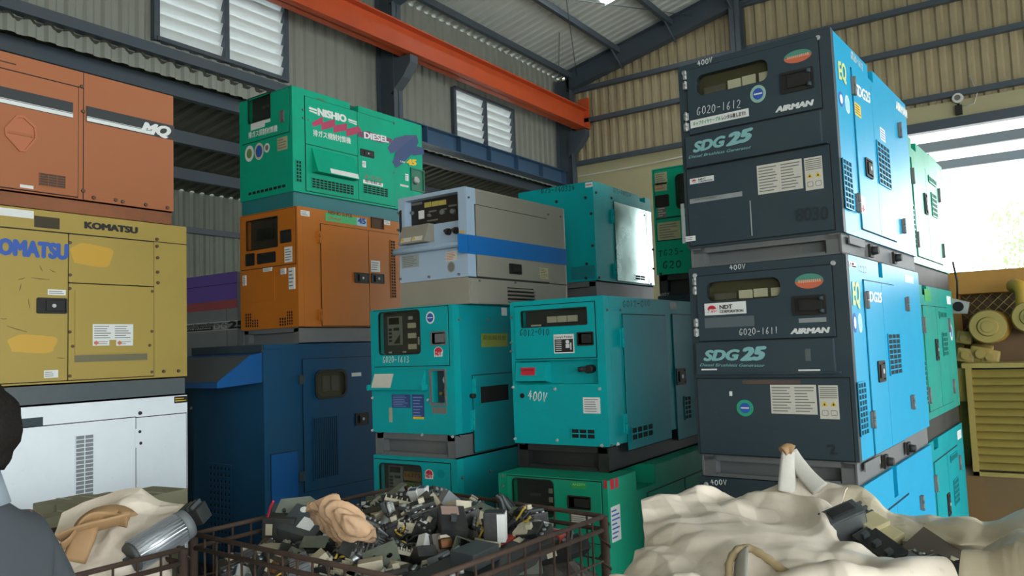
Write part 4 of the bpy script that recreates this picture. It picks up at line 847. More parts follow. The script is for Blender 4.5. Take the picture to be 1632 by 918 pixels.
s.door((a0, mid-.003, bm, b1), NGRN, 'upper_door', .006); s.door((mid+.003, a2, b0, b1), NGRN, 'side_door', .006); s.door((a0, mid-.003, b0, bm-.006), NGRN, 'lower_panel', .006)
s.vent(s.rect(423, 605, 460, 755), 2, 6, NGRN, c=.002); q = s.rect(525, 735, 803, 815); b = s.uv(525, 780)[1]; s.vent((q[0], q[1], b-.01, b+.07), 11, 4, NGRN, c=.0075); q = s.rect(868, 795, 1032, 855); s.vent((q[0], q[1], q[2], q[2]+.075), 6, 4, NGRN, c=.0075)
q = s.rect(525, 525, 805, 725); zb, zt = s.uv(525, 690)[1], s.uv(525, 525)[1]; mb = MB(); mb.prism([(zb, .0), (zb, .08), (zt, .012), (zt, 0)], 0, q[0], q[1]); fl = s.put(mb, 'awning_flap', NGRN)
sl = .068/(zt-zb); zc = lambda b: .081-(b-zb)*sl; x0, x1 = s.uv(615, 650)[0], s.uv(800, 680)[0]; mb = MB(); mb.grid([[(x0, zb+.008, zc(zb+.008)), (x1, zb+.008, zc(zb+.008))], [(x0, zb+.05, zc(zb+.05)), (x1, zb+.05, zc(zb+.05))]]); s.put(mb, 'flap_label', PAPERW, fl)
s.latch(s.rect(848, 528, 938, 597)); s.label(s.rect(862, 610, 886, 657), PAPERW, 4); q = s.rect(868, 750, 1000, 785); lb = s.label((q[0], q[1], q[2]+.0, q[3]+.02), PAPERW, 0, name='oil_label'); s.text_at(q[0]+.02, q[2]+.045, q[1]-.02, q[2]+.045, .035, 'ホ・オイル', RED, c=.0065, parent=lb); s.text_at(q[0]+.02, q[2]+.008, q[1]-.02, q[2]+.008, .03, '専用軽油', INKD, c=.0065, parent=lb)
s.text(535, 445, 785, 500, 44, '排ガス規制対策機', WTXT, .02, c=.0065)
s.text(565, 308, 757, 357, 50, 'NISHIO', WTXT, .07, name='company_lettering')
for x0, y0, x1, y1 in ((508, 250, 560, 303), (768, 330, 826, 375)):
    (p, qq), (r, t) = s.uv(x0, y0), s.uv(x1, y1); mb = MB(); e = (qq-t)
    for k in (0, .55): b = t+e*k; mb.poly([(p, b+e*.02), (r, b-e*.0), (r, b+e*.32), (p, b+e*.42)] if k else [(p, b+.01), (r, b), (r, b+e*.35), (p, b+e*.4)], s.lev, s.lev+.0008)
    s.put(mb, 'logo_bars', WTXT)
def stroke(face, pts, wd, m, name, c):
    q = [face.uv(*p) for p in pts]; mb = MB(); L_ = []; R_ = []
    for i, (x, y) in enumerate(q):
        a, b = q[max(i-1, 0)], q[min(i+1, len(q)-1)]; d = Vector((b[0]-a[0], b[1]-a[1])).normalized(); n = Vector((-d.y, d.x))*wd*(.55 if i in (0, len(q)-1) else 1)
        L_.append((x+n.x, y+n.y)); R_.append((x-n.x, y-n.y))
    mb.grid([[(x, y, c) for x, y in L_], [(x, y, c+.0002) for x, y in R_]], smooth=False); return face.put(mb, name, m)
crim = mat('print_crimson', '#a82f55', .5, dirt=.1); viol = mat('print_violet', '#26406f', .5, dirt=.1); vio2 = mat('print_dull_violet', '#3b4872', .5, dirt=.1)
stroke(s, [(530, 372), (600, 340), (590, 385), (680, 358), (670, 402), (760, 385), (755, 425), (840, 405), (860, 435)], .03, crim, 'brush_stroke', .0068)
stroke(s, [(830, 435), (900, 440), (980, 465), (1060, 480)], .034, mat('print_plum', '#6e3a5c', .5, dirt=.1), 'brush_stroke', .0071)
s.text(873, 460, 1038, 492, 42, 'DIESEL', WTXT, .05, c=.0075)
stroke(s, [(1040, 545), (1090, 500), (1160, 480), (1230, 462)], .055, vio2, 'brush_stroke', .0066); stroke(s, [(1225, 470), (1160, 540), (1110, 590), (1075, 640)], .06, viol, 'brush_stroke', .0069); stroke(s, [(1130, 530), (1200, 540), (1272, 548)], .05, viol, 'brush_stroke', .0064)
s.text(1155, 637, 1225, 643, 40, '45', YWARN, .08, .15, c=.0075); s.text(1112, 620, 1146, 628, 12, 'YAN', WTXT, .02, .2, c=.0075)
q = s.rect(1190, 665, 1270, 815); mb = MB(); mb.poly([(q[0]-.012, q[2]-.012), (q[1]+.012, q[2]-.012), (q[1]+.012, q[3]+.012), (q[0]-.012, q[3]+.012)], 0, .012, [[(q[0], q[2]), (q[1], q[2]), (q[1], q[3]), (q[0], q[3])]]); mb.box(q[0], q[1], q[2], q[3], 0, .001); o = s.put(mb, 'fuel_pocket', mat('dark_emerald', '#0a6a50', .4)); a, b = s.uv(1215, 745); mb = MB(); mb.cyl((a, b, 0), (a, b+.01, .03), .035, .03, 18); s.put(mb, 'fuel_cap', STEEL, o)
s.label(s.rect(1150, 695, 1172, 745), PAPERW, 3, c=.002); s.label(s.rect(1118, 765, 1172, 788), PAPERW, 2, ink=RED, c=.002); s.slab('roof_sticker_residue', (s.uv(560, 150)[0], s.uv(620, 170)[0], u.h-.085, u.h-.04), mat('faded_olive', '#3f7a50', .6), 0, .001); s.bolts([(470, 270), (470, 325), (503, 340), (1075, 360), (1075, 690)], r=.01)

# ------------------------------------------------------------------ near left tower: white, yellow, peach (long sides)
LX, LY = -4.53, 2.955
def left_unit(label, z0, h, sk, m, skm, L=2.1, w=.88, dx=0, **k):
    u = Unit('diesel_generator', label, 'generator', (LX+dx, LY-L), 0, w, L, z0, h, sk); u.skid(skm); u.panel(m, T=.04); u.body(m, T=.04, **k); return u, u.side()
u, s = left_unit('white generator at the bottom left with a tall louvred grille, under the yellow one', 0, 1.43, .12, WHITE, SKIDB)
s.crop = 'white'; s.lev = .0065; bt = s.uv(552, 270)[1]; a1 = s.uv(553, 400)[0]
s.door((s.uv(-250, 400)[0], a1-.002, .2, bt), WHITE, 'side_door', .006); s.door((a1+.004, u.L-.012, .2, bt-.004), WHITE, 'end_panel', .004)
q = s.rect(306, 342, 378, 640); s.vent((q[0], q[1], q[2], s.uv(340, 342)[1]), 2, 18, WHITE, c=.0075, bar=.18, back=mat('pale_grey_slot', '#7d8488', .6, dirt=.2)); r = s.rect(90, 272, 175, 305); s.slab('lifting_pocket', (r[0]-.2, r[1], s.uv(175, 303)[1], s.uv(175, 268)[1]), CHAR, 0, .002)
s.label(s.rect(712, 185, 765, 208), INKD, 2, ink=YWARN, c=.001); s.slab('latch_plate', s.rect(548, 318, 576, 390), WHITE, 0, .009); s.bolts([(568, 328), (572, 375), (572, 252), (778, 232)], BLACK, .012)

YL_ = .955+.115
u, s = left_unit('dull yellow generator with blue lettering and touched up paint, between white and peach ones', 1.432, YL_, .115, YEL, mat('slate_skid', '#4a5458', .5, dirt=.4, dirtcol='#6d6f6a'))
s.crop = 'yel'; s.lev = .0065; top = s.uv(330, 163)[1]; xm = s.uv(331, 400)[0]; xr = s.uv(749, 400)[0]; hm = s.uv(540, 410)[1]; b0 = u.sk+.015
s.door((.05, xm-.003, b0, top), YEL, 'side_door', .006); s.door((xm+.003, xr-.003, hm+.003, top), YEL, 'upper_door', .006); s.door((xm+.003, xr-.003, b0, hm-.003), YEL, 'lower_panel', .006)
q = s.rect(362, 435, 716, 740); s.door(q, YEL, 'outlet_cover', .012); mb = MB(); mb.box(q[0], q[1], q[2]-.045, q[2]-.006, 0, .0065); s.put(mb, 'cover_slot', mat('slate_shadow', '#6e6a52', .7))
s.latch(s.rect(175, 472, 322, 552)); s.label(s.rect(447, 602, 644, 678), PAPERW, 6, c=.0125, cols=2)
for r in ((447, 680, 528, 706), (562, 680, 643, 706)):
    r_ = s.rect(*r); lb = s.label(r_, PAPERW, 2, c=.0125); x = r_[0]+.02; y = (r_[2]+r_[3])/2; mb = MB(); mb.poly([(x-.014, y), (x, y-.014), (x+.014, y), (x, y+.014)], .0125, .0132); s.put(mb, 'warning_diamond', mat('print_orange', '#c8694a'), lb)
s.label(s.rect(230, 432, 318, 462), PAPERW, 2); s.label(s.rect(212, 828, 281, 862), PAPERW, 3); random.seed(5)
for q in ((345, 205, 545, 325), (40, 655, 272, 740)):
    a0, a1, b0_, b1 = s.rect(*q); mb = MB(); cx, cy = (a0+a1)/2, (b0_+b1)/2
    mb.poly([(cx+math.copysign(abs(math.cos(t))**.6, math.cos(t))*(a1-a0)/2*(1+.08*math.sin(5*t)), cy+math.copysign(abs(math.sin(t))**.6, math.sin(t))*(b1-b0_)/2*(1+.1*math.sin(4*t))) for t in [i*math.pi/18 for i in range(36)]], 0, .0068); s.put(mb, 'touch_up_patch', YELP)
s.text(410, 133, 672, 160, 33, 'KOMATSU', INKD, .08, c=.001, name='maker_lettering'); a1, b1_ = s.uv(331, 287); a0, b0_ = s.uv(-75, 252); s.text_at(a0, b1_+.004, a1, b1_, .088, 'KOMATSU', BLUEP, .085, c=.0065, name='maker_lettering')
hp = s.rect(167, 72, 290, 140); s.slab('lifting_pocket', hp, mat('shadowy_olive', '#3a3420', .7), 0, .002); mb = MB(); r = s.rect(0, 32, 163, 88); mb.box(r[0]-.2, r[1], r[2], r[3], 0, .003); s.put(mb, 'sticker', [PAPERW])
mb = MB(); mb.box(.0, u.L, top+.003, top+.008, 0, .0012); s.put(mb, 'seam_line', SEAM)
s.lev = .001; s.bolts([(765, 188), (765, 222), (768, 278), (768, 348), (770, 400), (340, 205), (340, 362), (338, 428), (740, 442), (338, 640), (738, 637), (352, 710), (728, 705), (738, 835), (798, 832), (870, 830), (338, 855)], mat('rusty_bolt', '#5a4632', .7), .011)
scr = mat('bare_scratch', '#5c4a2a', .8, dirt=0)
for p, q in (((190, 315), (205, 345)), ((150, 375), (240, 385)), ((240, 335), (270, 350)), ((85, 385), (120, 375)), ((135, 480), (142, 525)), ((100, 405), (92, 440)), ((0, 575), (30, 575)), ((275, 765), (315, 768)), ((30, 610), (130, 640))): stroke(s, [p, ((p[0]+q[0])/2, (p[1]+q[1])/2+2), q], .002, scr, 'paint_scratch', .0068)

u, s = left_unit('peach orange generator with a black and white stripe, topmost of the left tower', 2.505, .845, .09, PEACH, mat('rusty_orange_skid', '#8a5230', .6, dirt=.6, dirtcol='#4a3a30'), L=2.0, dx=-.03)
u.root.location.y -= .07; u.mw = Matrix.Translation(u.root.location); s = u.side('peach')
s.lev = .0065; xm = s.uv(440, 400)[0]; bt = s.uv(440, 212)[1]
s.door((.05, xm-.003, u.sk+.012, bt), PEACH, 'side_door', .006); mb = MB(); mb.box(xm+.028, xm+.032, u.sk, u.h, 0, .0012); s.put(mb, 'seam_line', SEAM)
strb = mat('stripe_black', '#22282c', .45, dirt=.2)
for x0, x1, yt, k in ((-60, 408, 300, 'a'), (486, 978, 315, 'b')):
    A0, A1 = s.uv(x0, yt)[0], s.uv(x1, yt)[0]; A0 = max(A0, .06); bT = s.uv(487, 315)[1]; bB = s.uv(487, 402)[1]; e = (bT-bB)
    mb = MB(); mb.box(A0, A1, bB, bT, 0, .0068); o = s.put(mb, 'stripe', strb); mb = MB(); mb.box(A0, A1-(.14 if k == 'b' else 0), bB+e*.04, bB+e*.27, .0068, .0074); mb.box(A0, A1-(.16 if k == 'b' else 0), bB+e*.31, bB+e*.34, .0068, .0074); s.put(mb, 'white_line', WTXT, o)
s.text(788, 460, 960, 492, 60, 'MQ', WTXT, .07, .35, c=.0075, name='maker_lettering')
a, b = s.uv(110, 470); rr = abs(s.uv(200, 470)[0]-a); oct_ = [s.uv(*q) for q in ((20, 440), (88, 368), (130, 370), (197, 432), (204, 502), (140, 575), (105, 570), (24, 480))][::-1]; inn = [(a+(x-a)*.86, b+(y-b)*.86) for x, y in oct_]
mb = MB(); mb.poly(oct_, 0, .014, [inn]); mb.poly(oct_, 0, .007); hb = s.put(mb, 'octagonal_cover', mat('peach_shadow', '#ac633d', .5, dirt=.2)); mb = MB(); mb.box(a-rr*.84, a+rr*.84, b-.01, b+.004, .007, .013); s.put(mb, 'cover_rib', PEACH, hb)
q = s.rect(217, 690, 363, 780); s.vent(q, 3, 5, PEACH, c=.0075, bar=.14, back=mat('brown_slot', '#4a3a30', .7)); s.label(s.rect(110, 755, 185, 783), PAPERW, 0)
s.lev = .001; s.bolts([(467, 345), (467, 792), (460, 205), (527, 830), (650, 843), (690, 853), (820, 870), (942, 887)], mat('rusty_bolt', '#5a4632', .7), .012)
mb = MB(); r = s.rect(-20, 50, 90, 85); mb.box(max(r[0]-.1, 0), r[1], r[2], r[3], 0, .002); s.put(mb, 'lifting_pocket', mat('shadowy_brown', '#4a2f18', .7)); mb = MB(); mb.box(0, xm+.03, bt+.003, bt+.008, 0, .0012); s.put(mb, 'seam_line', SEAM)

# ------------------------------------------------------------------ grey and purple set behind the navy one
u = plain_set('diesel_generator', 'grey generator with a purple top and red band, behind the navy one by the wall', 'generator', (-5.78, 4.25), 0, .78, 1.0, 1.40, 1.0, .1, mat('mid_grey_paint', '#8d9599', .4, dirt=.2), SKIDB)
f = u.front('blue'); f.lev = .001; z1 = f.uv(100, 140)[1]; z2 = f.uv(100, 172)[1]; zp = f.uv(100, 82)[1]
f.slab('purple_top', (0, u.w, z1, u.h), mat('purple_paint', '#7a60c0', .35, dirt=.15), 0, .006); f.slab('red_band', (0, u.w, z2, z1-.002), mat('dull_red_paint', '#bb5f66', .4, dirt=.2), 0, .005)
mb = MB(); mb.box(0, u.w, zp-.004, zp, 0, .0065); f.put(mb, 'seam_line', SEAM); mb = MB(); x = f.uv(165, 250)[0]; mb.box(x-.002, x+.002, u.sk, z2, 0, .001); f.put(mb, 'seam_line', SEAM)
b0, b1 = f.uv(100, 245)[1], f.uv(100, 216)[1]; xl = f.uv(15, 235)[0]; wl = WTXT
f.slab('white_line', (0, u.w, b1-.006, b1+.002), wl, 0, .0015); f.slab('white_line', (0, u.w, b0-.006, b0), wl, 0, .0015)
x0, x1 = f.uv(16, 240)[0], f.uv(112, 240)[0]; f.slab('black_bar', (max(x0-.1, .01), x1, b0+.002, b0+(b1-b0)*.5), INKD, 0, .0015); f.text_at(x0, b0+.014, x1-.02, b0+.014, .02, 'shindaiwa', wl, c=.0015)
f.text_at(x0-.05, b0+(b1-b0)*.6, f.uv(160, 225)[0], b0+(b1-b0)*.6, .025, 'Diesel Engine Generator', INKD, .01, c=.001); xa = f.uv(118, 240)[0]; xb = f.uv(164, 240)[0]; f.text_at(xa, b0+.006, xb, b0+.006, (b1-b0)*.75, 'DG', wl, .0, c=.0012); f.text_at(xb+.02, b0+.004, xb+.26, b0+.004, (b1-b0)*.9, '25', INKD, .05, c=.0012)
u = plain_set('diesel_generator', 'dark generator hidden behind the navy one, carrying the grey and purple set', 'generator', (-5.78, 4.25), 0, .78, 1.3, 0, 1.398, .1, BLUE, SKIDB)

# ------------------------------------------------------------------ G25 and TG25 in the back row
GC2 = pxg(948, 370, 6.0)
sup = [(GC2, .68, 1.2, TEAL2, 'teal generator of the back row, hidden under the set marked G25-140334'), ((-1.735, 5.5), .69, 1.2, GRN, 'green generator of the back row, hidden under the set marked TG25')]
for (c, w, L, m, lab) in sup:
    plain_set('diesel_generator', 'lower ' + lab, 'generator', c, 0, w, L, 0, .998, .12, m, SKIDB)
u = plain_set('diesel_generator', 'upper ' + sup[0][4], 'generator', GC2, 0, .68, 1.2, 1.0, .985, .12, TEAL2, SKIDB)
u = Unit('diesel_generator', 'teal generator marked G25-140334 whose side door mirrors the bright daylight', 'generator', GC2, 0, .69, 1.06, 1.988, .925, .155)
f, s = u.front('g25'), u.side('g25'); u.skid(SKID); u.panel(TEAL); nt = s.rect(703, 300, 735, 340); u.body(TEAL, notch=(nt[0], nt[1], .05)); f.lev = .001
f.hand(148, 278, 340, 258, 28, 'G25-140334', MARK, wd=.09); f.label(f.rect(398, 217, 440, 238), PAPERW, 1); f.bolts([(237, 323), (400, 300), (432, 390), (440, 570), (407, 672), (403, 752)], SKIDB, .013); f.slab('darker_patch', f.rect(318, 692, 455, 752), mat('deep_teal', '#0b7880', .4), 0, .001)
mb = MB(); zb = f.uv(440, 293)[1]; s.lev = .001
d = s.rect(556, 320, 735, 795); s.door((d[0], s.uv(738, 500)[0], u.sk+.015, s.uv(556, 322)[1]), GLARE, 'glare_side_door', .007); a = s.uv(742, 500)[0]; s.door((a, u.L-.015, u.sk+.01, s.uv(740, 375)[1]), GLARE, 'end_panel', .005)
s.vent(s.rect(672, 735, 728, 768), 2, 2, GLARE, c=.008); s.hinge(548, 365, 553, 447, m=TEAL); s.hinge(560, 670, 564, 755, m=TEAL); s.hand(555, 268, 655, 300, 24, 'G25-140334', MARK, wd=.08); s.bolts([(457, 272), (545, 302), (475, 750), (727, 400), (765, 785)], SKIDB, .011)
u = Unit('diesel_generator', 'dark fronted generator marked 400V under the green set marked TG25', 'generator', (-1.735, 5.5), 0, .69, 1.4, 1.0, 1.0, .12); f = u.front('g25'); u.skid(SKIDB); u.panel(CHAR, T=.05); u.body(SKYB, T=.05); f.lev = .001; f.hand(812, 855, 872, 848, 16, '400V'); mb = MB(); mb.box(.03, u.w-.03, .2, u.h-.06, 0, .006); f.put(mb, 'front_door', CHARL)
u = Unit('diesel_generator', 'green generator marked TG25 with worn paper labels, left of the charcoal stack at the back', 'generator', (-1.735, 5.5), 0, .69, 1.4, 2.003, .965, .155)
f = u.front('g25'); u.skid(SKIDB); win = f.rect(908, 175, 1010, 350); win = (win[0], min(win[1], u.w-.08), win[2], win[3]); u.panel(NGRN, [win+(.03,)]); u.body(NGRN)
zd = f.uv(795, 418)[1]; f.door((.02, u.w-.02, zd, u.h-.015), NGRN, 'front_door', .006, [win+(.03,)]); f.window(win, .03, [(.5, .7, .5, .7)], pane=SMOKED); f.lev = .0065
wl = mat('label_worn_cream', '#b3b08a', .6, dirt=.6); f.label(f.rect(790, 165, 862, 222), wl, 5); f.label(f.rect(790, 224, 860, 258), wl, 2, ink=mat('print_orange', '#c8694a')); f.latch(f.rect(793, 292, 873, 348), knob=False); f.label(f.rect(805, 352, 858, 412), INK, 4, ink=PAPER)
z2 = f.uv(795, 545)[1]; f.door((.02, u.w-.02, z2, zd-.012), NGRN, 'middle_panel', .006); f.label(f.rect(805, 445, 938, 528), wl, 6); f.lev = .001; f.hand(808, 632, 955, 615, 32, 'TG25-', MARK, wd=.08); f.hand(830, 700, 940, 695, 40, 'G20', MARK, wd=.08); f.bolts([(780, 592), (783, 700), (823, 728)], SKIDB, .01)

# ------------------------------------------------------------------ yellow engine set in the doorway
CX, CY = -.64, 6.8
MUST = mat('mustard_paint', '#b08a32', .45, dirt=.35, dirtcol='#6f5528'); OCH = mat('ochre_paint', '#a8772c', .5, dirt=.4, dirtcol='#6a4a24'); TANP = mat('dusty_yellow_paint', '#93803f', .5, dirt=.35, dirtcol='#6a5c34')
e = tag(empty('engine_generator', (CX+.9, CY+.6, 0)), 'yellow open engine set with louvred case and round air filters, by the doorway', 'generator'); ex, ey = -.9, -.6
P = lambda px, py, y=CY: (lambda r: CAMP+r*((y-CAMP.y)/r.y))(ray(px, py))
def cp(x, y, yy=CY): p = P(*cpx('cat', x, y), yy); return p.x-e.location.x, p.z
def cm(mb, name, m, parent=e): return mb.build(name, m, parent)
x0, z1 = cp(118, 422); _, z0 = cp(118, 770); X1 = x0+1.0
mb = MB(); mb.box(x0+.02, X1, ey+.06, ey+.75, z0, z1); cm(mb, 'case_core', DARK)
mb = MB(); mb.box(x0, x0+.04, ey, ey+.78, z0, z1); mb.box(X1-.04, X1, ey, ey+.78, z0, z1); mb.box(x0-.02, X1+.02, ey-.01, ey+.8, z1, z1+.035); mb.box(x0, X1, ey, ey+.78, z0, z0+.03); cm(mb, 'louvre_case', TANP)
n = 13
for i in range(n):
    zz = z0+.05+(z1-z0-.06)*i/n; mb = MB(); h = (z1-z0-.06)/n; mb.prism([(ey+.0, zz), (ey+.008, zz-.006), (ey+.075, zz+h*.95), (ey+.065, zz+h)], 0, x0+.03, X1-.03); cm(mb, 'louvre_blade', TANP)
xb, zb = cp(92, 770); mb = MB(); mb.box(xb, X1+.1, ey+.02, ey+1.0, 0, z0, bevel=.01); cm(mb, 'fuel_tank_base', mat('brown_base', '#6a4e26', .6, dirt=.4))
# radiator behind
xr, zt = cp(58, 112, CY+.55); ry = ey+.55; XR = xr+1.5; _, zf = cp(58, 185, CY+.55); _, zl = cp(62, 430, CY+.55)
mb = MB(); mb.box(xr, XR, ry, ry+.5, zf, zt, bevel=.012); cm(mb, 'radiator_top_tank', OCH)

for a, b in ((xr, xr+.07), (XR-.07, XR)): mb = MB(); mb.box(a, b, ry, ry+.5, 0, zf); cm(mb, 'radiator_post', OCH)
mb = MB(); mb.box(xr+.07, XR-.07, ry+.2, ry+.45, .3, zf); cm(mb, 'radiator_core', mat('core_brown', '#4a3820', .7, dirt=.4))
mb = MB()
for k in range(-12, 24):
    for sg in (1, -1):
        a = xr+k*.075 if sg == 1 else xr+k*.075+.0; pts = [(a+t*.05*sg, zf-.05*t) for t in (0, 18)]; pp = []
        (xa, za), (xc, zc_) = pts
        for t in [i/18 for i in range(19)]:
            x = xa+(xc-xa)*t; z = za+(zc_-za)*t
            if xr+.07 < x < XR-.07: pp.append((x, ry+.15, z))
        if len(pp) > 1: mb.tube([pp[0], pp[-1]], .004, 4)
cm(mb, 'wire_guard', mat('guard_yellow', '#8f7a3c', .6, dirt=.3))
x_, z_ = cp(62, 425, CY+.3); x2, z2 = cp(104, 530, CY+.1); mb = MB(); mb.box(x_, x2+.05, ey+.1, ey+.55, z2, z_, bevel=.008); cm(mb, 'side_box', MUST)
mb = MB(); a, b = cp(85, 530, CY+.3); _, bb = cp(85, 690, CY+.3); mb.box(a-.02, a+.22, ey+.3, ey+.6, bb, b); cm(mb, 'side_panel', OCH)
for cx_, cy_, rr, pp in ((192, 287, 67, 'f'), (330, 255, 66, 'g')):
    a, b = cp(cx_, cy_, CY+.1); r_ = abs(cp(cx_+rr, cy_, CY+.1)[0]-a)*.97; mb = MB(); mb.cyl((a, ey+.12, b), (a+.02, ey+.5, b), r_, r_, 40); fl = cm(mb, 'air_filter', MUST)
    mb = MB(); mb.cyl((a, ey+.085, b), (a, ey+.125, b), r_*.93, r_*1.02, 40); mb.cyl((a, ey+.07, b), (a, ey+.09, b), r_*.5, r_*.6, 32); mb.cyl((a, ey+.06, b), (a, ey+.075, b), r_*.33, r_*.36, 32); cm(mb, 'filter_cover', TANP, fl)
    mb = MB(); mb.cyl((a, ey+.15, b), (a, ey+.17, b), r_*1.03, None, 40); cm(mb, 'clamp_band', OCH, fl)
a, b = cp(288, 162, CY+.12); _, b2 = cp(288, 250, CY+.12); mb = MB(); mb.tube([(a+.03, ey+.15, b2), (a+.03, ey+.15, b-.03), (a+.02, ey+.16, b+.01), (a-.02, ey+.25, b+.03), (a-.03, ey+.4, b+.03)], .05, 14); cm(mb, 'exhaust_pipe', MUST)
a, b = cp(98, 222, CY+.45); mb = MB(); q = [(a-.07, b-.05), (a+.06, b-.06), (a+.08, b+.03), (a-.04, b+.07)]; mb.prism(q, 1, ey+.4, ey+.45); fb = cm(mb, 'cable_gland_plate', STEEL); mb = MB(); mb.cyl((a, ey+.37, b), (a, ey+.4, b), .035, .04, 16); cm(mb, 'gland', DARK, fb)
mb = MB(); mb.tube([(a+.0, ey+.38, b+.06), (a+.01, ey+.36, b+.2), (a-.01, ey+.36, b+.36)], .008, 6); cm(mb, 'cable', BLACK)
random.seed(11)
for (x, y), sz in (((120, 380), .1), ((170, 375), .12), ((200, 385), .1), ((115, 325), .09)): a, b = cp(x, y, CY+.25); mb = MB(); mb.obox(Matrix.Translation((a, ey+.3, b)) @ Euler((random.uniform(-.2, .2), .2, random.uniform(-.5, .5))).to_matrix().to_4x4(), sz*1.2, .14, sz*1.1, bevel=.02); mb.cyl((a, ey+.2, b), (a, ey+.3, b), sz*.3, None, 12); cm(mb, 'engine_casting', TANP)
mb = MB(); a, b = cp(260, 360, CY+.3); mb.box(a-.2, a+.6, ey+.42, ey+.5, z1, b+.15); cm(mb, 'engine_block', mat('engine_brown', '#5c4426', .7, dirt=.4))

# ------------------------------------------------------------------ tree outside, pale in the glare
tp = at_range(1682, 470, 30); e = tag(empty('tree', (tp.x, tp.y, 0)), 'pale leafy tree outside, beyond the doorway at the right edge', 'tree'); m = MB(); m.tube([(0, 0, -.03), (.1, 0, 2.), (0, .1, 3.4), (-.2, .1, 5.2)], [.16, .13, .1, .05], 8); m.build('trunk', mat('pale_bark', '#9a9484', .8, dirt=.2), e)
m = MB(); random.seed(31)
for c in range(26):
    cx, cy, cz = random.gauss(0, .8), random.gauss(0, .8), random.uniform(3.0, 5.6)
    for _ in range(46):
        p = Vector((cx+random.gauss(0, .3), cy+random.gauss(0, .3), cz+random.gauss(0, .25))); q = Euler((random.uniform(0, 6), random.uniform(0, 6), random.uniform(0, 6))).to_matrix(); l = .11
        m.bm.faces.new([m.bm.verts.new(p+q @ Vector(v)) for v in ((-l, 0, 0), (0, -l*.45, .01), (l, 0, 0), (0, l*.45, .01))])
m.build('foliage', mat('pale_leaf', '#7f9a68', .5, dirt=.1, translucent=.25), e, normals=False)

# ------------------------------------------------------------------ foreground: wire cages
RUST = mat('rusty_wire', '#4a3a30', .75, metal=.2, dirt=.6, dirtcol='#2c2420', scale=12)
def cage(label, corners, z1, nx, step=.075):
    c = sum((Vector(p) for p in corners), Vector())/4; e = tag(empty('wire_cage', (c.x, c.y, 0)), label, 'cage', None)
    K = [Vector((p[0]-c.x, p[1]-c.y, 0)) for p in corners]; Z = Vector((0, 0, 1)); z0 = .1
    for k in range(4):
        a, b = K[k], K[(k+1) % 4]; L_ = (b-a).length; m = MB()
        for z in (z1, z1-.045): m.tube([a+Z*z, b+Z*z], .0085, 8)
        m.build('top_rail', RUST, e); m = MB(); n = max(2, round(L_/step))
        for i in range(1, n): p = a+(b-a)*(i/n); m.tube([p+Z*z0, p+Z*z1], .004, 6)
        zz = z0
        while zz < z1-.08: m.tube([a+Z*zz, b+Z*zz], .004, 6); zz += .1
        m.build('mesh_side', RUST, e); m = MB(); m.tube([a+Z*.02, a+Z*(z1+.0)], .016, 8); m.build('corner_post', RUST, e)
        m = MB(); m.box(a.x-.05, a.x+.05, a.y-.05, a.y+.05, 0, .02); m.build('foot', RUST, e)
    m = MB(); m.grid([[K[0]+Z*z0, K[1]+Z*z0], [K[3]+Z*z0, K[2]+Z*z0]]); m.build('floor_sheet', RUST, e, solid=.006)
    # loose coiled wire ties on the right corner
    a = K[3]; m = MB(); m.tube([(a.x+.02*math.cos(t*.9), a.y+.02*math.sin(t*.9), z1-.02-t*.011) for t in range(70)], .003, 5); m.build('coiled_tie', RUST, e)
    return e, K, c
Z1 = 1.05
KC = [at_z(*p, Z1) for p in ((666, 929), (308, 851), (637, 776), (962, 823))]
ce, CK, cc = cage('rusty wire mesh cage filled with a heap of scrap switchgear', KC, Z1, 14)
KL = [Vector((-2.50, .66, 0)), Vector((-3.55, .66, 0)), Vector((-3.55, 1.60, 0)), Vector((-2.50, 1.60, 0))]
KL[0] = at_z(129, 918, Z1-.02); KL[0] = Vector((KL[0].x-.03, .70, 0)); KL[3] = at_z(318, 872, Z1-.02); KL[3].x -= .03; KL[3].y -= .04; KL[2] = Vector((KL[3].x-.74, KL[3].y, 0)); KL[1] = Vector((KL[0].x-.74, KL[0].y, 0))
le, LK, lc = cage('second rusty wire mesh cage at the left, holding white sacking and straps', KL, Z1-.02, 14)

# scrap pieces -------------------------------------------------------------
BK = mat('bakelite_black', '#1d2123', .45, dirt=.4, dirtcol='#5a574f', scale=8); BK2 = mat('bakelite_grey', '#3b4346', .5, dirt=.4, dirtcol='#6a675f', scale=8)
GR1 = mat('plastic_grey', '#70777a', .5, dirt=.4, dirtcol='#4c4a45', scale=8); GR2 = mat('sheet_grey_green', '#6c7468', .5, dirt=.4, dirtcol='#45443d', scale=8)
CREAM = mat('plastic_cream', '#b8b199', .5, dirt=.35, dirtcol='#6f6a5a', scale=8); LAM = mat('laminated_iron', '#55524c', .5, metal=.6, dirt=.5, dirtcol='#4a3a2c', scale=9)
COPP = mat('copper_coil', '#7a5230', .45, metal=.5, dirt=.3); YCAB = mat('cable_yellow', '#b59b38', .5, dirt=.3); TANC = mat('coil_tape', '#a98d5c', .6, dirt=.3); CLEAR = mat('dull_plastic_white', '#c4c7c4', .35, dirt=.25)
ALU = mat('aluminium', '#a9b0b3', .35, metal=.85, dirt=.25, dirtcol='#5a5a56', scale=6); DBLUE = mat('plastic_dark_blue', '#2f3f5c', .45, dirt=.3, dirtcol='#55534c')
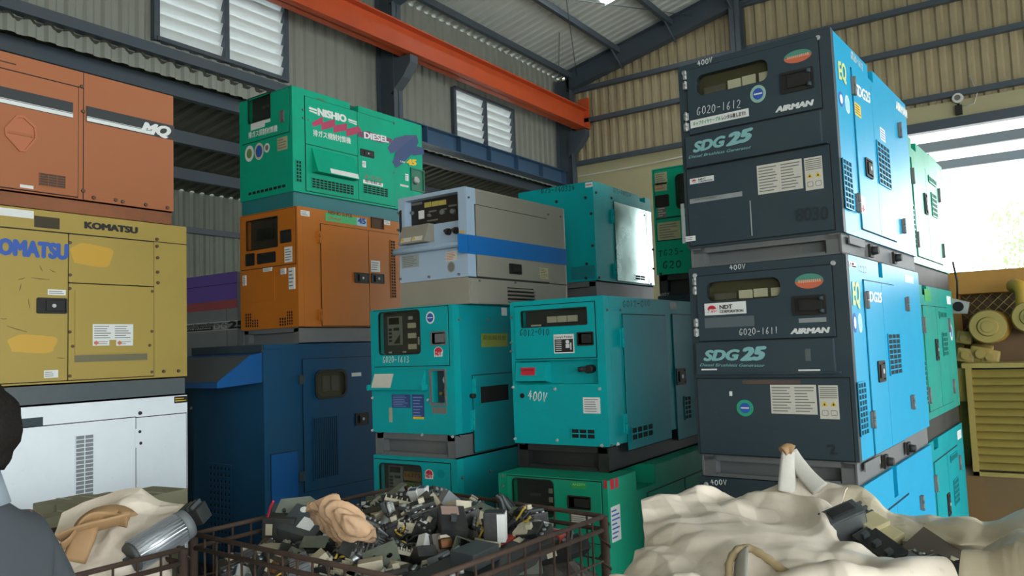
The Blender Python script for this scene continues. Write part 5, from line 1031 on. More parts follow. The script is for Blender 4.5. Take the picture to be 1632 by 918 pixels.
def P_breaker():
    e = empty('circuit_breaker', (0, 0, 0)); m = MB(); m.box(-.05, .05, -.075, .075, -.035, .022, bevel=.004); m.box(-.05, .05, -.045, .045, .02, .036, bevel=.003); m.build('housing', BK, e)
    m = MB(); m.box(-.012, .012, -.012, .012, .034, .055, bevel=.003); m.build('toggle', CREAM, e)
    m = MB(); m.box(-.04, .0, -.042, -.018, .035, .0368); m.build('rating_plate', PAPERW, e)
    for x in (-.032, 0, .032):
        for y in (-.06, .06): m = MB(); m.cyl((x, y, .02), (x, y, .028), .008, None, 8); m.build('terminal_screw', ALU, e)
    return e
def P_contactor():
    e = empty('contactor', (0, 0, 0)); m = MB(); m.box(-.045, .045, -.05, .05, -.05, .0, bevel=.004); m.build('base', BK2, e)
    m = MB(); m.box(-.035, .035, -.045, .045, 0, .04, bevel=.004); m.build('arc_chute', CREAM, e)
    for x in (-.028, 0, .028): m = MB(); m.box(x-.008, x+.008, -.06, .06, -.012, -.004); m.cyl((x, .054, -.006), (x, .054, .004), .006, None, 8); m.build('terminal', ALU, e)
    return e
def P_relay():
    e = empty('plug_in_relay', (0, 0, 0)); m = MB(); m.box(-.024, .024, -.03, .03, -.035, -.015, bevel=.002); m.build('socket', BK, e); m = MB(); m.box(-.019, .019, -.025, .025, -.015, .045, bevel=.003); m.build('cover', CLEAR, e); m = MB(); m.box(-.012, .012, -.02, .02, .044, .0462); m.build('sticker', DBLUE, e); return e
def P_trans():
    e = empty('transformer', (0, 0, 0)); m = MB(); m.box(-.055, .055, -.03, .03, -.045, -.02); m.box(-.055, .055, -.03, .03, .02, .045); m.box(-.055, -.03, -.03, .03, -.02, .02); m.box(.03, .055, -.03, .03, -.02, .02); m.build('core', LAM, e)
    m = MB(); m.box(-.028, .028, -.048, .048, -.019, .019, bevel=.01); m.build('coil', COPP, e); m = MB(); m.box(-.03, .03, .03, .05, .022, .034); m.build('terminal_strip', CREAM, e); return e
def P_meter():
    e = empty('panel_meter', (0, 0, 0)); m = MB(); m.box(-.04, .04, -.04, .04, -.005, .008, bevel=.003); m.cyl((0, 0, -.05), (0, 0, -.004), .03, None, 20); m.build('case', BK, e); m = MB(); m.box(-.034, .034, -.012, .034, .0075, .0095); m.build('dial', PAPERW, e); m = MB(); m.box(-.001, .012, -.005, .022, .0095, .0102); m.build('needle', INKD, e); return e
def P_block():
    e = empty('terminal_block', (0, 0, 0)); m = MB(); m.box(-.07, .07, -.02, .02, -.016, 0, bevel=.002)
    for i in range(7): m.box(-.07+i*.0225, -.0655+i*.0225, -.02, .02, 0, .014)
    m.build('strip', CREAM, e)
    for i in range(6): m = MB(); m.cyl((-.0565+i*.0225, 0, 0), (-.0565+i*.0225, 0, .008), .007, None, 8); m.build('clamp_screw', STEEL, e)
    return e
def P_cap():
    e = empty('capacitor_can', (0, 0, 0)); m = MB(); m.cyl((0, 0, -.05), (0, 0, .045), .026, None, 22); m.build('can', ALU, e); m = MB(); m.cyl((0, 0, .045), (0, 0, .05), .0265, .022, 22); m.build('lid', BK, e)
    for x in (-.01, .01): m = MB(); m.box(x-.003, x+.003, -.001, .001, .05, .062); m.build('tab', ALU, e)
    return e
def P_cover():
    e = empty('sheet_metal_cover', (0, 0, 0)); m = MB(); m.poly(rrect(-.075, .075, -.055, .055, .006), .02, .023, [ell(-.035, .015, .014, .014, 14), ell(.03, -.01, .009, .009, 12), rrect(.0, .05, .02, .04, .004)]); m.box(-.075, .075, -.055, -.052, -.03, .022); m.box(-.075, .075, .052, .055, -.03, .022); m.build('plate', GR2, e); m = MB(); m.cyl((.06, .04, .022), (.06, .04, .027), .006, None, 8); m.build('screw', ALU, e); return e
def P_wire():
    e = empty('cable_offcut', (0, 0, 0)); random.seed(21)
    for k, mm in enumerate((YCAB, BK, YCAB, BK)):
        m = MB(); m.tube([(-.08+.02*t, .015*math.sin(t*.7+k)+.01*k-.015, .012*math.cos(t*.9+k*2)+.005*k) for t in range(9)], .005, 6); m.build('conductor', mm, e)
    m = MB(); m.tube([(-.004, -.03, .0), (-.004, 0, .03), (-.004, .035, .0), (-.004, 0, -.02), (-.004, -.03, 0)], .004, 5); m.build('binding', BK, e); return e
def P_reg():
    e = empty('voltage_regulator', (0, 0, 0)); m = MB(); m.box(-.06, .06, -.045, .045, -.03, .018, bevel=.004); m.build('case', GR1, e)
    for i in range(6): m = MB(); m.box(-.05+i*.019, -.043+i*.019, -.042, .03, .018, .032); m.build('fin', ALU, e)
    m = MB(); m.box(-.05, .05, .033, .043, .018, .024); m.build('terminal_strip', BK, e); return e
def P_switch():
    e = empty('rotary_switch', (0, 0, 0)); m = MB(); m.box(-.032, .032, -.032, .032, -.002, .006, bevel=.002); m.build('plate', ALU, e); m = MB(); m.cyl((0, 0, .006), (0, 0, .022), .016, .013, 16); m.box(-.006, .006, -.024, .024, .02, .032, bevel=.002); m.build('knob', BK, e); m = MB(); m.box(-.024, .024, -.024, .024, -.06, -.002, bevel=.003); m.build('body', BK2, e); return e
def P_fuse():
    e = empty('fuse_holder', (0, 0, 0)); m = MB(); m.box(-.035, .035, -.05, .05, -.02, .0, bevel=.003); m.build('base', BK2, e)
    for x in (-.017, .017): m = MB(); m.cyl((x, -.035, .012), (x, .035, .012), .011, None, 14); m.build('cartridge', CLEAR, e); m = MB(); m.cyl((x, -.042, .012), (x, -.033, .012), .0125, None, 14); m.build('ferrule', ALU, e)
    return e
KINDS = [(P_breaker, 'black moulded circuit breaker with a pale toggle, in the caged scrap heap', 'circuit breaker', 30, .075), (P_contactor, 'grey contactor with a cream top, in the caged scrap heap', 'contactor', 16, .05),
    (P_relay, 'small plug-in relay with a whitish cover, in the caged scrap heap', 'relay', 12, .035), (P_trans, 'small iron cored transformer, in the caged scrap heap', 'transformer', 12, .045),
    (P_meter, 'square black panel meter with a white dial, in the caged scrap heap', 'meter', 10, .04), (P_block, 'cream terminal strip with metal screws, in the caged scrap heap', 'terminal strip', 14, .03),
    (P_cap, 'aluminium capacitor can, in the caged scrap heap', 'capacitor', 8, .035), (P_cover, 'grey green sheet metal cover with holes, in the caged scrap heap', 'cover', 14, .03),
    (P_wire, 'bound yellow and black cable offcut, in the caged scrap heap', 'cable', 10, .02), (P_reg, 'grey finned voltage regulator, in the caged scrap heap', 'regulator', 14, .035),
    (P_switch, 'rotary switch with a black knob, in the caged scrap heap', 'switch', 10, .035), (P_fuse, 'fuse holder with white cartridges, in the caged scrap heap', 'fuse holder', 10, .025)]
def heap(s, t):
    """height of the heap over the cage floor; s along the near edge, t to the back"""
    return .93+.12*math.exp(-((s-.45)**2/.10+(t-.62)**2/.14))+.05*math.exp(-((s-.25)**2/.03+(t-.75)**2/.05))+.05*math.exp(-((s-.8)**2/.02+(t-.8)**2/.03))+.03*t+.018*noise.noise((s*6, t*6, 3))
A0, A1, A2, A3 = [k+cc for k in CK]   # near, left, back, right
def cagept(s, t):                     # s: left(0) -> right(1), t: near(0) -> back(1)
    p = (A1*(1-s)+A0*s)*(1-t)+(A2*(1-s)+A3*s)*t; return Vector((p.x, p.y, 0))
fill = MB(); rows = []
for i in range(29):
    row = []
    for j in range(29):
        s_, t_ = .02+.96*j/28, .02+.96*i/28; p = cagept(s_, t_); ed = min(i, j, 28-i, 28-j); z = heap(s_, t_)-.075+.035*noise.noise((s_*17, t_*17, 1.5))
        row.append((p.x, p.y, z-(.03 if ed == 0 else 0)))
    rows.append(row)
fill.grid(rows, mi=0, smooth=False)
for k in range(4):
    rr = []
    for z in range(11):
        row = []
        for j in range(29):
            u_ = .02+.96*j/28; s_, t_ = ((u_, .02), (.98, u_), (1-u_, .98), (.02, 1-u_))[k]; top = heap(s_, t_)-.105+.035*noise.noise((s_*17, t_*17, 1.5)); w_ = .03*noise.noise((u_*13+k*7, z*1.7, 2)) if 0 < z < 10 and 0 < j < 28 else 0
            p = cagept(min(max(s_, .02), .98), min(max(t_, .02), .98)); ctr = cagept(.5, .5); p = p+(ctr-p)*(abs(w_)); row.append((p.x, p.y, .112+(top-.112)*z/10))
        rr.append(row)
    fill.grid(rr, smooth=False)
tag(fill.build('small_scrap', mat('small_scrap', '#3a3834', .6, dirt=.7, dirtcol='#7b7468', scale=16, bump=.6), None, normals=True), 'dusty grey mass of small scrap filling the wire cage below the loose switchgear', 'scrap', None, 'stuff')
random.seed(42); bag_ = [i for i, k in enumerate(KINDS) for _ in range(k[3])]; random.shuffle(bag_); proto = {}
spots = []
NS = 17
for j in range(15):
    for i in range(NS):
        spots.append((.045+.91*(i+.5*(j % 2)*.8+.2)/NS, .05+.9*(j+.4)/15, 0))
random.shuffle(bag_)
for n, (s_, t_, lay) in enumerate(spots):
    k = bag_[n % len(bag_)]; fn, lab, cat, cnt, hz = KINDS[k]; s2, t2 = s_+random.uniform(-.022, .022), t_+random.uniform(-.022, .022)
    s2, t2 = min(max(s2, .085), .915), min(max(t2, .09), .91)
    if k not in proto: o = fn(); proto[k] = o; tag(o, lab, cat, 'scrap '+cat+'s in the wire cage')
    else: o = copy_tree(proto[k])
    p = cagept(s2, t2); tilt = .75 if hz < .05 else .55
    sc_ = random.uniform(.62, .95); o.scale = (sc_,)*3; o.location = (p.x, p.y, heap(s2, t2)-.02+random.uniform(-.025, .03)); o.rotation_euler = (random.gauss(0, tilt*.6), random.gauss(0, tilt*.6), random.uniform(0, 6.28))
    if random.random() < .18: o.rotation_euler[0] += 1.4

def onheap(px, py, dz=.0):
    """where the sight line through a photo point meets the heap"""
    z = 1.0
    for _ in range(12):
        p = at_z(px, py, z); best = None
        ux = (A0-A1); vy = (A2-A1); ux.z = vy.z = 0; d = p-A1; det = ux.x*vy.y-ux.y*vy.x; s_ = (d.x*vy.y-d.y*vy.x)/det; t_ = (ux.x*d.y-ux.y*d.x)/det; z = z*.5+.5*(heap(min(max(s_, 0), 1), min(max(t_, 0), 1))+dz)
    s_ = min(max(s_, .07), .93); t_ = min(max(t_, .08), .92); q = cagept(s_, t_); return Vector((q.x, q.y, heap(s_, t_)+dz))
# pieces that stand out in the heap
p = onheap(*cpx('scr', 850, 500), .07); e = tag(empty('control_panel_case', (p.x-.02, p.y, p.z-.06)), 'long black case with a red end lying across the right of the scrap heap', 'case'); e.rotation_euler = (.04, -.05, math.atan2((A3-A0).y, (A3-A0).x)+.05)
m = MB(); m.box(-.34, .27, -.10, .10, -.03, .02, bevel=.004); m.build('case', BK, e); m = MB(); m.box(.21, .275, -.103, .103, -.033, .024, bevel=.003); m.build('red_end', RED2, e); m = MB(); m.box(-.05, .21, .02, .103, .02, .024); m.build('red_strip', RED2, e); m = MB(); m.box(-.2, -.07, -.06, .03, .02, .07, bevel=.004); m.build('terminal_cover', BK2, e)
for x in (-.3, -.26, -.22): m = MB(); m.cyl((x, -.03, .02), (x, -.03, .03), .009, None, 10); m.build('bolt_head', STEEL, e)
p = onheap(*cpx('scr', 805, 425), .07); e = tag(empty('boxed_relay', p), 'upright black box with a bright white side label on the long black case', 'relay'); e.rotation_euler = (0, 0, .5); m = MB(); m.box(-.035, .035, -.03, .03, -.05, .05, bevel=.004); m.build('housing', BK, e); m = MB(); m.box(.01, .0365, -.031, .0305, -.045, .045); m.build('white_label', PAPERW, e)
p = onheap(*cpx('scl', 300, 310), .05); e = tag(empty('control_box', p), 'black cubic control box with a small pale sticker at the left of the heap', 'control box'); e.rotation_euler = (0, .05, .55); m = MB(); m.box(-.06, .06, -.06, .06, -.06, .05, bevel=.004); m.build('housing', BK, e); m = MB(); m.box(-.045, -.02, -.0615, -.059, -.01, .03); m.build('sticker', CREAM, e)
p = onheap(*cpx('scl', 455, 235), .09); e = tag(empty('bracket_plate', p), 'grey green steel bracket standing on edge behind the black control box', 'bracket'); e.rotation_euler = (1.3, .1, .5); m = MB(); m.poly([(-.09, -.06), (.08, -.07), (.09, .05), (.05, .07), (-.06, .05)], -.003, .003, [ell(0, -.02, .018, .018, 16), ell(.05, .02, .01, .01, 12), ell(-.04, .01, .009, .009, 12)]); m.build('plate', GR2, e); m = MB(); m.box(-.09, .08, -.07, -.064, -.003, .05); m.build('flange', GR2, e)
p = onheap(*cpx('scl', 425, 235), .13); m = MB(); a = p; m.tube([(a.x-.03, a.y, a.z-.17), (a.x-.025, a.y+.01, a.z-.04), (a.x, a.y+.01, a.z+.02), (a.x+.03, a.y, a.z+.045)], .004, 6); tag(m.build('red_wire', RED), 'thin red wire sticking up above the left of the heap', 'wire')
p = onheap(*cpx('scl', 870, 340), .05); e = tag(empty('labelled_module', p), 'dark square module with a white label and round white cap, left of the brown paper', 'module'); e.rotation_euler = (.5, .25, .35); m = MB(); m.box(-.075, .075, -.07, .07, -.02, .025, bevel=.006); m.build('housing', BK2, e); m = MB(); m.box(-.01, .045, -.04, .015, .025, .0268); m.build('white_label', PAPERW, e); m = MB(); m.cyl((-.03, .045, .025), (-.03, .045, .03), .014, None, 14); m.build('cap', PAPERW, e)
p = onheap(*cpx('scr', 200, 240), .04); e = tag(empty('steel_tray', p), 'grey steel tray lying at the back left of the scrap heap', 'tray'); e.rotation_euler = (.05, .04, .12); e.scale = (.8, .8, .6); m = MB(); m.box(-.15, .15, -.09, .09, -.004, .0); m.box(-.15, .15, -.09, -.085, 0, .03); m.box(-.15, .15, .085, .09, 0, .03); m.box(-.15, -.145, -.09, .09, 0, .03); m.build('tray', GR2, e); m = MB(); m.box(.03, .13, -.06, .05, 0, .04, bevel=.004); m.build('fixed_block', BK, e)
p = onheap(*cpx('scr', 900, 330), .03); e = tag(empty('cable_bundle', p), 'bundle of grey and black hoses near the back right of the heap', 'cables'); e.rotation_euler = (0, .3, -.5); e.scale = (.62,)*3
for k in range(7): m = MB(); m.tube([(-.13+.03*t, -.05+.016*k+.01*math.sin(t*.8+k), .03+.02*math.sin(t*.5+k*.6)-.001*t*t) for t in range(9)], .011, 7); m.build('hose', (BK, GR1, BK2)[k % 3], e)
p = onheap(*cpx('scr', 520, 420), .03); e = tag(empty('labelled_breaker', p), 'large black breaker with a pinkish label near the middle of the heap', 'circuit breaker'); e.rotation_euler = (.35, .1, .8); e.scale = (.75,)*3; m = MB(); m.box(-.06, .06, -.1, .1, -.04, .04, bevel=.005); m.build('housing', BK, e); m = MB(); m.box(-.05, .03, .02, .09, .04, .042); m.build('label_plate', mat('label_pinkish', '#a58a80', .5, dirt=.3), e); m = MB(); m.box(-.014, .014, -.04, -.01, .04, .065, bevel=.003); m.build('toggle', BK2, e)

# lofted cloth and paper ---------------------------------------------------
def cr(p0, p1, p2, p3, t): return .5*((2*p1)+(-p0+p2)*t+(2*p0-5*p1+4*p2-p3)*t*t+(-p0+3*p1-3*p2+p3)*t**3)
def resample(pts, n):
    d = [0]
    for a, b in zip(pts, pts[1:]): d.append(d[-1]+max((b-a).length, 1e-5))
    o = []
    for i in range(n):
        x = d[-1]*i/(n-1); k = max(j for j in range(len(d)-1) if d[j] <= x+1e-9) if x < d[-1] else len(d)-2
        t = (x-d[k])/(d[k+1]-d[k]); P_ = lambda j: pts[min(max(j, 0), len(pts)-1)]; o.append(cr(P_(k-1), P_(k), P_(k+1), P_(k+2), min(max(t, 0), 1)))
    return o
def cloth(name, rows, m, nu=70, nv=60, amp=.012, fr=5., seed=0, thick=.003, crease=.0, parent=None, pin=()):
    R_ = [resample(r, nu) for r in rows]; cols = [resample([r[i] for r in R_], nv) for i in range(nu)]; G = [[cols[i][j] for i in range(nu)] for j in range(nv)]
    out = []; rg = random.Random(seed); waves = []
    for k in range(9):
        v = Vector((rg.gauss(0, 1), rg.gauss(0, 1), rg.gauss(0, .6))).normalized(); waves.append((v, fr*rg.uniform(.3, .8)*(1 if k < 4 else 2.6), (amp if k < 4 else crease)*rg.uniform(.4, 1.), rg.random()))
    for j in range(nv):
        row = []
        for i in range(nu):
            a = G[j][min(i+1, nu-1)]-G[j][max(i-1, 0)]; b = G[min(j+1, nv-1)][i]-G[max(j-1, 0)][i]; n = a.cross(b)
            n = n.normalized() if n.length > 1e-9 else Vector((0, 0, 1)); p = G[j][i]; d = 0
            w = noise.noise(p*fr*.45+Vector((seed, 3, 1))); w2 = noise.noise(p*fr*.3+Vector((1, seed, 5)))
            for dv, f_, a_, ph in waves:
                t = f_*p.dot(dv)+ph+1.1*w; t -= math.floor(t); d += a_*(abs(4*t-2)-1)*max(.05, min(1., .5+1.7*noise.noise(p*fr*.4+dv*7)))
            d += 1.6*amp*w2+.25*crease*noise.noise(p*fr*6)
            row.append(p+n*d)
        out.append(row)
    mb = MB(); mb.grid(out); return mb.build(name, m, parent, solid=thick, subsurf=0)
SACK = mat('woven_sack_white', '#f6ead9', .34, dirt=.32, dirtcol='#a39372', scale=2.6, translucent=.12, bump=.25); SACK2 = mat('woven_sack_cream', '#ddd2b6', .45, dirt=.45, dirtcol='#8a7c60', scale=2.2, translucent=.12)
KRAFT = mat('kraft_paper', '#bf9c7a', .7, dirt=.55, dirtcol='#6d6258', scale=5); WEB = mat('webbing_grey_white', '#b5b3ab', .7, dirt=.3, scale=9); TANW = mat('webbing_tan', '#a8865e', .7, dirt=.3, scale=9); ROPE = mat('rope_fibre', '#a3906c', .8, dirt=.3, scale=14)
def bp(x, y, D): return at_range(*cpx('bag', x, y), D)
sk = tag(empty('bulk_sack', (-.40, 2.15, 0)), 'large dirty white woven sack in the right foreground, open and full of scrap', 'sack')
def world_rows(rows): o = sk.location; return [[bp(*p)-o for p in r] for r in rows]
rA = [[(110,262,2.50),(240,228,2.56),(370,198,2.6),(480,232,2.6),(600,214,2.66),(720,184,2.74),(830,183,2.76),(930,205,2.7)],
      [(107,285,2.40),(230,262,2.46),(370,262,2.5),(480,246,2.5),(600,248,2.52),(720,262,2.52),(838,262,2.48),(890,300,2.46)],
      [(116,370,2.26),(240,330,2.26),(380,320,2.28),(520,330,2.3),(640,345,2.3),(760,350,2.3),(860,350,2.28),(915,395,2.3)],
      [(85,455,2.14),(240,440,2.08),(400,440,2.07),(560,440,2.07),(700,440,2.07),(850,440,2.09),(960,440,2.14),(1040,465,2.18)],
      [(15,525,2.06),(200,545,1.97),(380,550,1.95),(560,550,1.95),(740,548,1.95),(900,530,1.98),(1080,500,2.02),(1220,515,2.1)],
      [(-40,640,1.98),(200,660,1.9),(380,670,1.88),(560,670,1.86),(760,660,1.86),(980,640,1.88),(1200,610,1.92),(1380,600,2.0)]]
last = [(x*1.0, 2050, 1.9) for x, _, _ in rA[-1]]
rowsA = world_rows(rA); bot = [Vector((v.x*1.02, v.y*1.0, .04-sk.location.z)) for v in rowsA[-1]]; mid_ = [Vector((v.x*1.06, v.y-.06*0, v.z*.5)) for v in rowsA[-1]]
cloth('front_wall', rowsA+[mid_, bot], SACK, 280, 240, .014, 6, 4, .003, .005, sk)
rB = [[(880,178,2.76),(960,192,2.74),(1040,228,2.68),(1130,292,2.62),(1300,318,2.6),(1420,316,2.58),(1480,332,2.56),(1632,290,2.5),(1760,270,2.45)],
      [(900,225,2.64),(960,250,2.62),(1040,285,2.58),(1135,335,2.52),(1300,342,2.5),(1420,345,2.48),(1490,365,2.46),(1640,330,2.4),(1760,320,2.38)],
      [(910,262,2.6),(970,300,2.56),(1050,350,2.5),(1140,410,2.44),(1300,415,2.42),(1370,422,2.38),(1480,420,2.38),(1632,410,2.33),(1760,400,2.3)],
      [(920,360,2.62),(980,400,2.6),(1060,430,2.6),(1150,440,2.56),(1300,430,2.54),(1380,440,2.5),(1490,470,2.44),(1632,470,2.42),(1760,470,2.4)],
      [(900,620,2.6),(980,620,2.58),(1060,620,2.58),(1150,620,2.56),(1300,620,2.54),(1380,620,2.5),(1500,620,2.44),(1632,600,2.42),(1760,600,2.4)]]
cloth('back_wall', world_rows(rB), SACK2, 240, 130, .011, 6, 8, .003, .005, sk)
rC = [[(1480,452,2.34),(1520,420,2.32),(1580,385,2.28),(1640,372,2.24),(1780,365,2.2)], [(1455,480,2.24),(1520,460,2.2),(1580,440,2.16),(1640,430,2.14),(1780,420,2.1)],
      [(1440,530,2.16),(1520,520,2.1),(1580,510,2.06),(1640,500,2.04),(1780,490,2.0)], [(1380,605,2.02),(1500,620,2.0),(1580,620,1.98),(1640,620,1.96),(1780,620,1.92)]]
rowsC = world_rows(rC); bot = [Vector((v.x, v.y, .04)) for v in rowsC[-1]]
cloth('right_wall', rowsC+[bot], SACK2, 140, 150, .012, 6, 14, .003, .005, sk)
# lifting strap standing up as a loop, and the tan rope loop in front
o = sk.location; q = [bp(*p)-o for p in ((685,215,2.64),(688,150,2.66),(690,90,2.68),(692,48,2.69))]; m = MB(); m.tube(resample(q, 16), [.034-.010*t/15 for t in range(16)], 8, flat=.3); m.build('lifting_strap', WEB, sk)
q = [bp(*p)-o for p in ((820,200,2.66),(770,150,2.68),(725,90,2.70),(700,48,2.71))]; m = MB(); m.tube(resample(q, 16), [.03-.008*t/15 for t in range(16)], 8, flat=.3); m.build('lifting_strap', WEB, sk)
q = [bp(*p)-o for p in ((668,50,2.68),(690,36,2.69),(712,44,2.69))]; m = MB(); m.tube(resample(q, 8), .017, 8); m.build('strap_knot', TANW, sk)
q = [bp(*p)-o for p in ((455,560,1.9),(458,490,1.93),(490,442,1.97),(540,436,1.98),(600,470,1.96),(650,510,1.94),(720,560,1.9),(770,650,1.8))]; m = MB(); m.tube(resample(q, 40), [.0095+.0012*math.sin(i*2.1) for i in range(40)], 8); m.build('rope_loop', ROPE, sk)
q = [bp(*p)-o for p in ((500,620,1.86),(500,540,1.9),(505,455,1.95))]; m = MB(); m.tube(resample(q, 10), .034, 8, flat=.2); m.build('lifting_strap', WEB, sk)
# contents of the sack
def at_bag(x, y, D): return bp(x, y, D)
def content(name, label, cat, x, y, D, rot):
    e = tag(empty(name, at_bag(x, y, D)), label, cat); e.rotation_euler = rot; return e
e = content('relay_case', 'dark grey box with a light edge standing at the left of the sack opening', 'case', 915, 352, 2.42, (.35, .35, -.75)); m = MB(); m.box(-.03, .03, -.055, .055, -.075, .055, bevel=.003); m.build('housing', mat('slate_plastic', '#4a5154', .45, dirt=.3), e); m = MB(); m.box(.0302, .032, -.05, .05, -.07, .05); m.build('light_side', ALU, e); m = MB(); m.box(-.015, .015, -.035, .035, .055, .062); m.build('cap', BK, e)
e = content('contactor', 'beige contactor lying on dark breakers inside the white sack', 'contactor', 1045, 396, 2.44, (.25, .3, -.55)); e.scale = (.75,)*3; m = MB(); m.box(-.08, .08, -.05, .05, -.03, .05, bevel=.006); m.box(-.06, .02, -.045, .045, .05, .07, bevel=.004); m.build('housing', mat('plastic_beige', '#bdb38c', .5, dirt=.3), e)
for x in (-.05, 0, .05): m = MB(); m.box(x-.012, x+.012, -.058, -.05, -.02, .03); m.build('terminal_slot', BK2, e)
e = content('breaker_row', 'black multi pole breaker in front of the beige contactor in the white sack', 'circuit breaker', 1062, 446, 2.36, (.4, .35, -.6)); e.scale = (.68,)*3; m = MB(); m.box(-.1, .1, -.05, .05, -.05, .04, bevel=.005); m.build('housing', BK, e)
for x in (-.06, 0, .06): m = MB(); m.box(x-.01, x+.01, -.03, .0, .04, .06, bevel=.003); m.build('toggle', BK2, e)
e = content('breaker_row', 'black ribbed breaker leaning at the back of the white sack opening', 'circuit breaker', 985, 322, 2.5, (.2, .5, -.4)); e.scale = (.6,)*3; m = MB(); m.box(-.07, .07, -.04, .04, -.04, .04, bevel=.004); m.build('housing', BK, e)
for x in (-.05, -.017, .017, .05): m = MB(); m.box(x-.006, x+.006, -.035, .035, .04, .062); m.build('barrier', BK2, e)
e = content('flat_cover', 'brownish grey plate lying deep inside the white sack', 'cover', 1310, 485, 2.36, (.5, .5, -.3)); e.scale = (.7,)*3; m = MB(); m.box(-.13, .13, -.08, .08, -.006, .006, bevel=.003); m.build('plate', mat('brown_grey_sheet', '#4e463e', .5, dirt=.4), e); m = MB(); m.cyl((.05, .02, .006), (.05, .02, .014), .012, None, 10); m.build('stud', STEEL, e)
e = content('round_plug', 'round black cap at the right of the white sack opening', 'cap', 1400, 545, 2.2, (.5, .2, 0)); e.scale = (.8,)*3; m = MB(); m.cyl((0, 0, -.05), (0, 0, .02), .05, .045, 24); m.build('cap', BK, e); m = MB(); m.cyl((0, 0, .02), (0, 0, .03), .02, .016, 16); m.build('boss', BK2, e)
random.seed(9)
for n_, (x, y, D) in enumerate(((1180, 470, 2.4), (1240, 510, 2.34), (1330, 540, 2.28), (1210, 560, 2.3))):
    c = copy_tree(proto[[0, 9, 0, 3][n_]]); c.location = at_bag(x, y, D); c.rotation_euler = (random.uniform(-.5, .5), random.uniform(-.5, .5), random.uniform(0, 6)); c['label'] = ['black moulded breaker half in shade in the middle of the white sack opening', 'grey finned regulator in the middle of the white sack opening', 'black moulded breaker lowest in the white sack opening', 'small iron transformer at the lower edge of the white sack opening'][n_]; del c['group']
mb = MB(); q = world_rows([[(820,300,2.62),(1000,330,2.6),(1150,400,2.55),(1400,410,2.5),(1500,450,2.4)], [(860,420,2.45),(1000,440,2.44),(1150,480,2.42),(1350,500,2.38),(1470,510,2.34)], [(960,470,2.3),(1100,520,2.26),(1200,560,2.26),(1350,590,2.22),(1430,590,2.16)]])
cloth('scrap_mass', [[v+sk.location-Vector((0, 0, .05)) for v in r] for r in q], mat('small_scrap', '#3a3834'), 50, 40, .03, 14, 5, .004, .02); tag(bpy.data.objects['scrap_mass'], 'dark mass of small scrap inside the white sack', 'scrap', None, 'stuff')

# crumpled brown paper on the heap
def hp(x, y, dz): return onheap(*cpx('scl', x, y), dz)
rP = [[hp(880,205,.16), hp(960,160,.2), hp(1070,128,.2), hp(1150,180,.19)], [hp(900,250,.12), hp(1000,230,.17), hp(1120,220,.19), hp(1250,240,.15)], [hp(950,320,.08), hp(1050,310,.13), hp(1180,300,.17), hp(1350,320,.12)], [hp(1010,380,.05), hp(1100,380,.1), hp(1230,380,.13), hp(1400,375,.08)], [hp(1080,440,.03), hp(1180,445,.06), hp(1280,430,.07), hp(1390,420,.04)], [hp(1110,480,.0), hp(1200,480,.01), hp(1290,465,.01), hp(1380,445,.0)]]
tag(cloth('kraft_paper', rP, KRAFT, 130, 130, .011, 14, 2, .002, .007), 'crumpled brown kraft paper lying on top of the scrap heap', 'paper')

# left cage: white sacking, tan straps, finned silver motor, olive cartons behind
def wp(x, y, D): return at_range(*cpx('white', x, y), D if D > 3.3 else 2.86+(D-2.5)*.6)
rS = [[wp(255,668,3.05), wp(420,610,3.1), wp(540,588,3.1), wp(680,600,3.1), wp(815,632,3.05)], [wp(230,715,2.95), wp(390,655,2.95), wp(540,620,2.95), wp(660,640,2.95), wp(770,650,2.95)], [wp(220,770,2.8), wp(370,720,2.8), wp(520,690,2.8), wp(620,690,2.82), wp(740,690,2.85)], [wp(215,835,2.7), wp(360,790,2.66), wp(500,760,2.66), wp(600,760,2.7), wp(720,760,2.75)], [wp(215,905,2.64), wp(370,870,2.56), wp(510,830,2.56), wp(600,840,2.6), wp(700,830,2.66)], [wp(215,1000,2.6), wp(390,990,2.5), wp(520,960,2.5), wp(600,960,2.55), wp(700,950,2.6)], [wp(215,1150,2.6), wp(390,1150,2.5), wp(520,1150,2.5), wp(600,1150,2.55), wp(700,1150,2.6)]]
tag(cloth('white_sacking', rS, SACK, 180, 180, .014, 6, 6, .003, .005), 'crumpled white sacking heaped in the left wire cage', 'sacking')
rT = [[wp(245,640,2.9), wp(260,690,2.8), wp(270,740,2.75)], [wp(265,820,2.6), wp(280,840,2.58), wp(300,850,2.55)], [wp(250,1000,2.5), wp(280,1000,2.5), wp(310,1000,2.5)]]
for k, pts in enumerate((((240,765,2.58),(330,730,2.56),(430,705,2.58),(525,680,2.62)), ((300,860,2.5),(325,800,2.52),(345,750,2.54),(360,700,2.6),(420,655,2.7),(490,645,2.75),(528,668,2.7)), ((250,800,2.52),(290,770,2.54),(350,690,2.6),(430,680,2.64),(520,695,2.6)))):
    m = MB(); m.tube(resample([wp(*p) for p in pts], 24), .036 if k != 2 else .027, 8, flat=.22); o = m.build('webbing_strap', TANW); tag(o, ('wide tan webbing strap lying straight across the white sacking', 'tan webbing strap hanging in a loop down the white sacking', 'narrower tan webbing strap folded between the two wide ones')[k], 'strap', None)
a, b = wp(545, 838, 2.5), wp(735, 722, 2.62); e = tag(empty('finned_motor', (a+b)/2), 'silver finned cylindrical motor casing lying on the white sacking by the cage rim', 'motor'); d = (b-a); L_ = d.length; d.normalize(); e.rotation_euler = d.to_track_quat('Z', 'Y').to_euler()
rr = .053; m = MB(); m.cyl((0, 0, -L_/2), (0, 0, L_/2), rr*.88, None, 40)
for i in range(30): t = 2*math.pi*i/30; M_ = Matrix.Rotation(t, 4, 'Z') @ Matrix.Translation((rr*.93, 0, 0)); m.obox(M_, rr*.2, .0032, L_*.98)
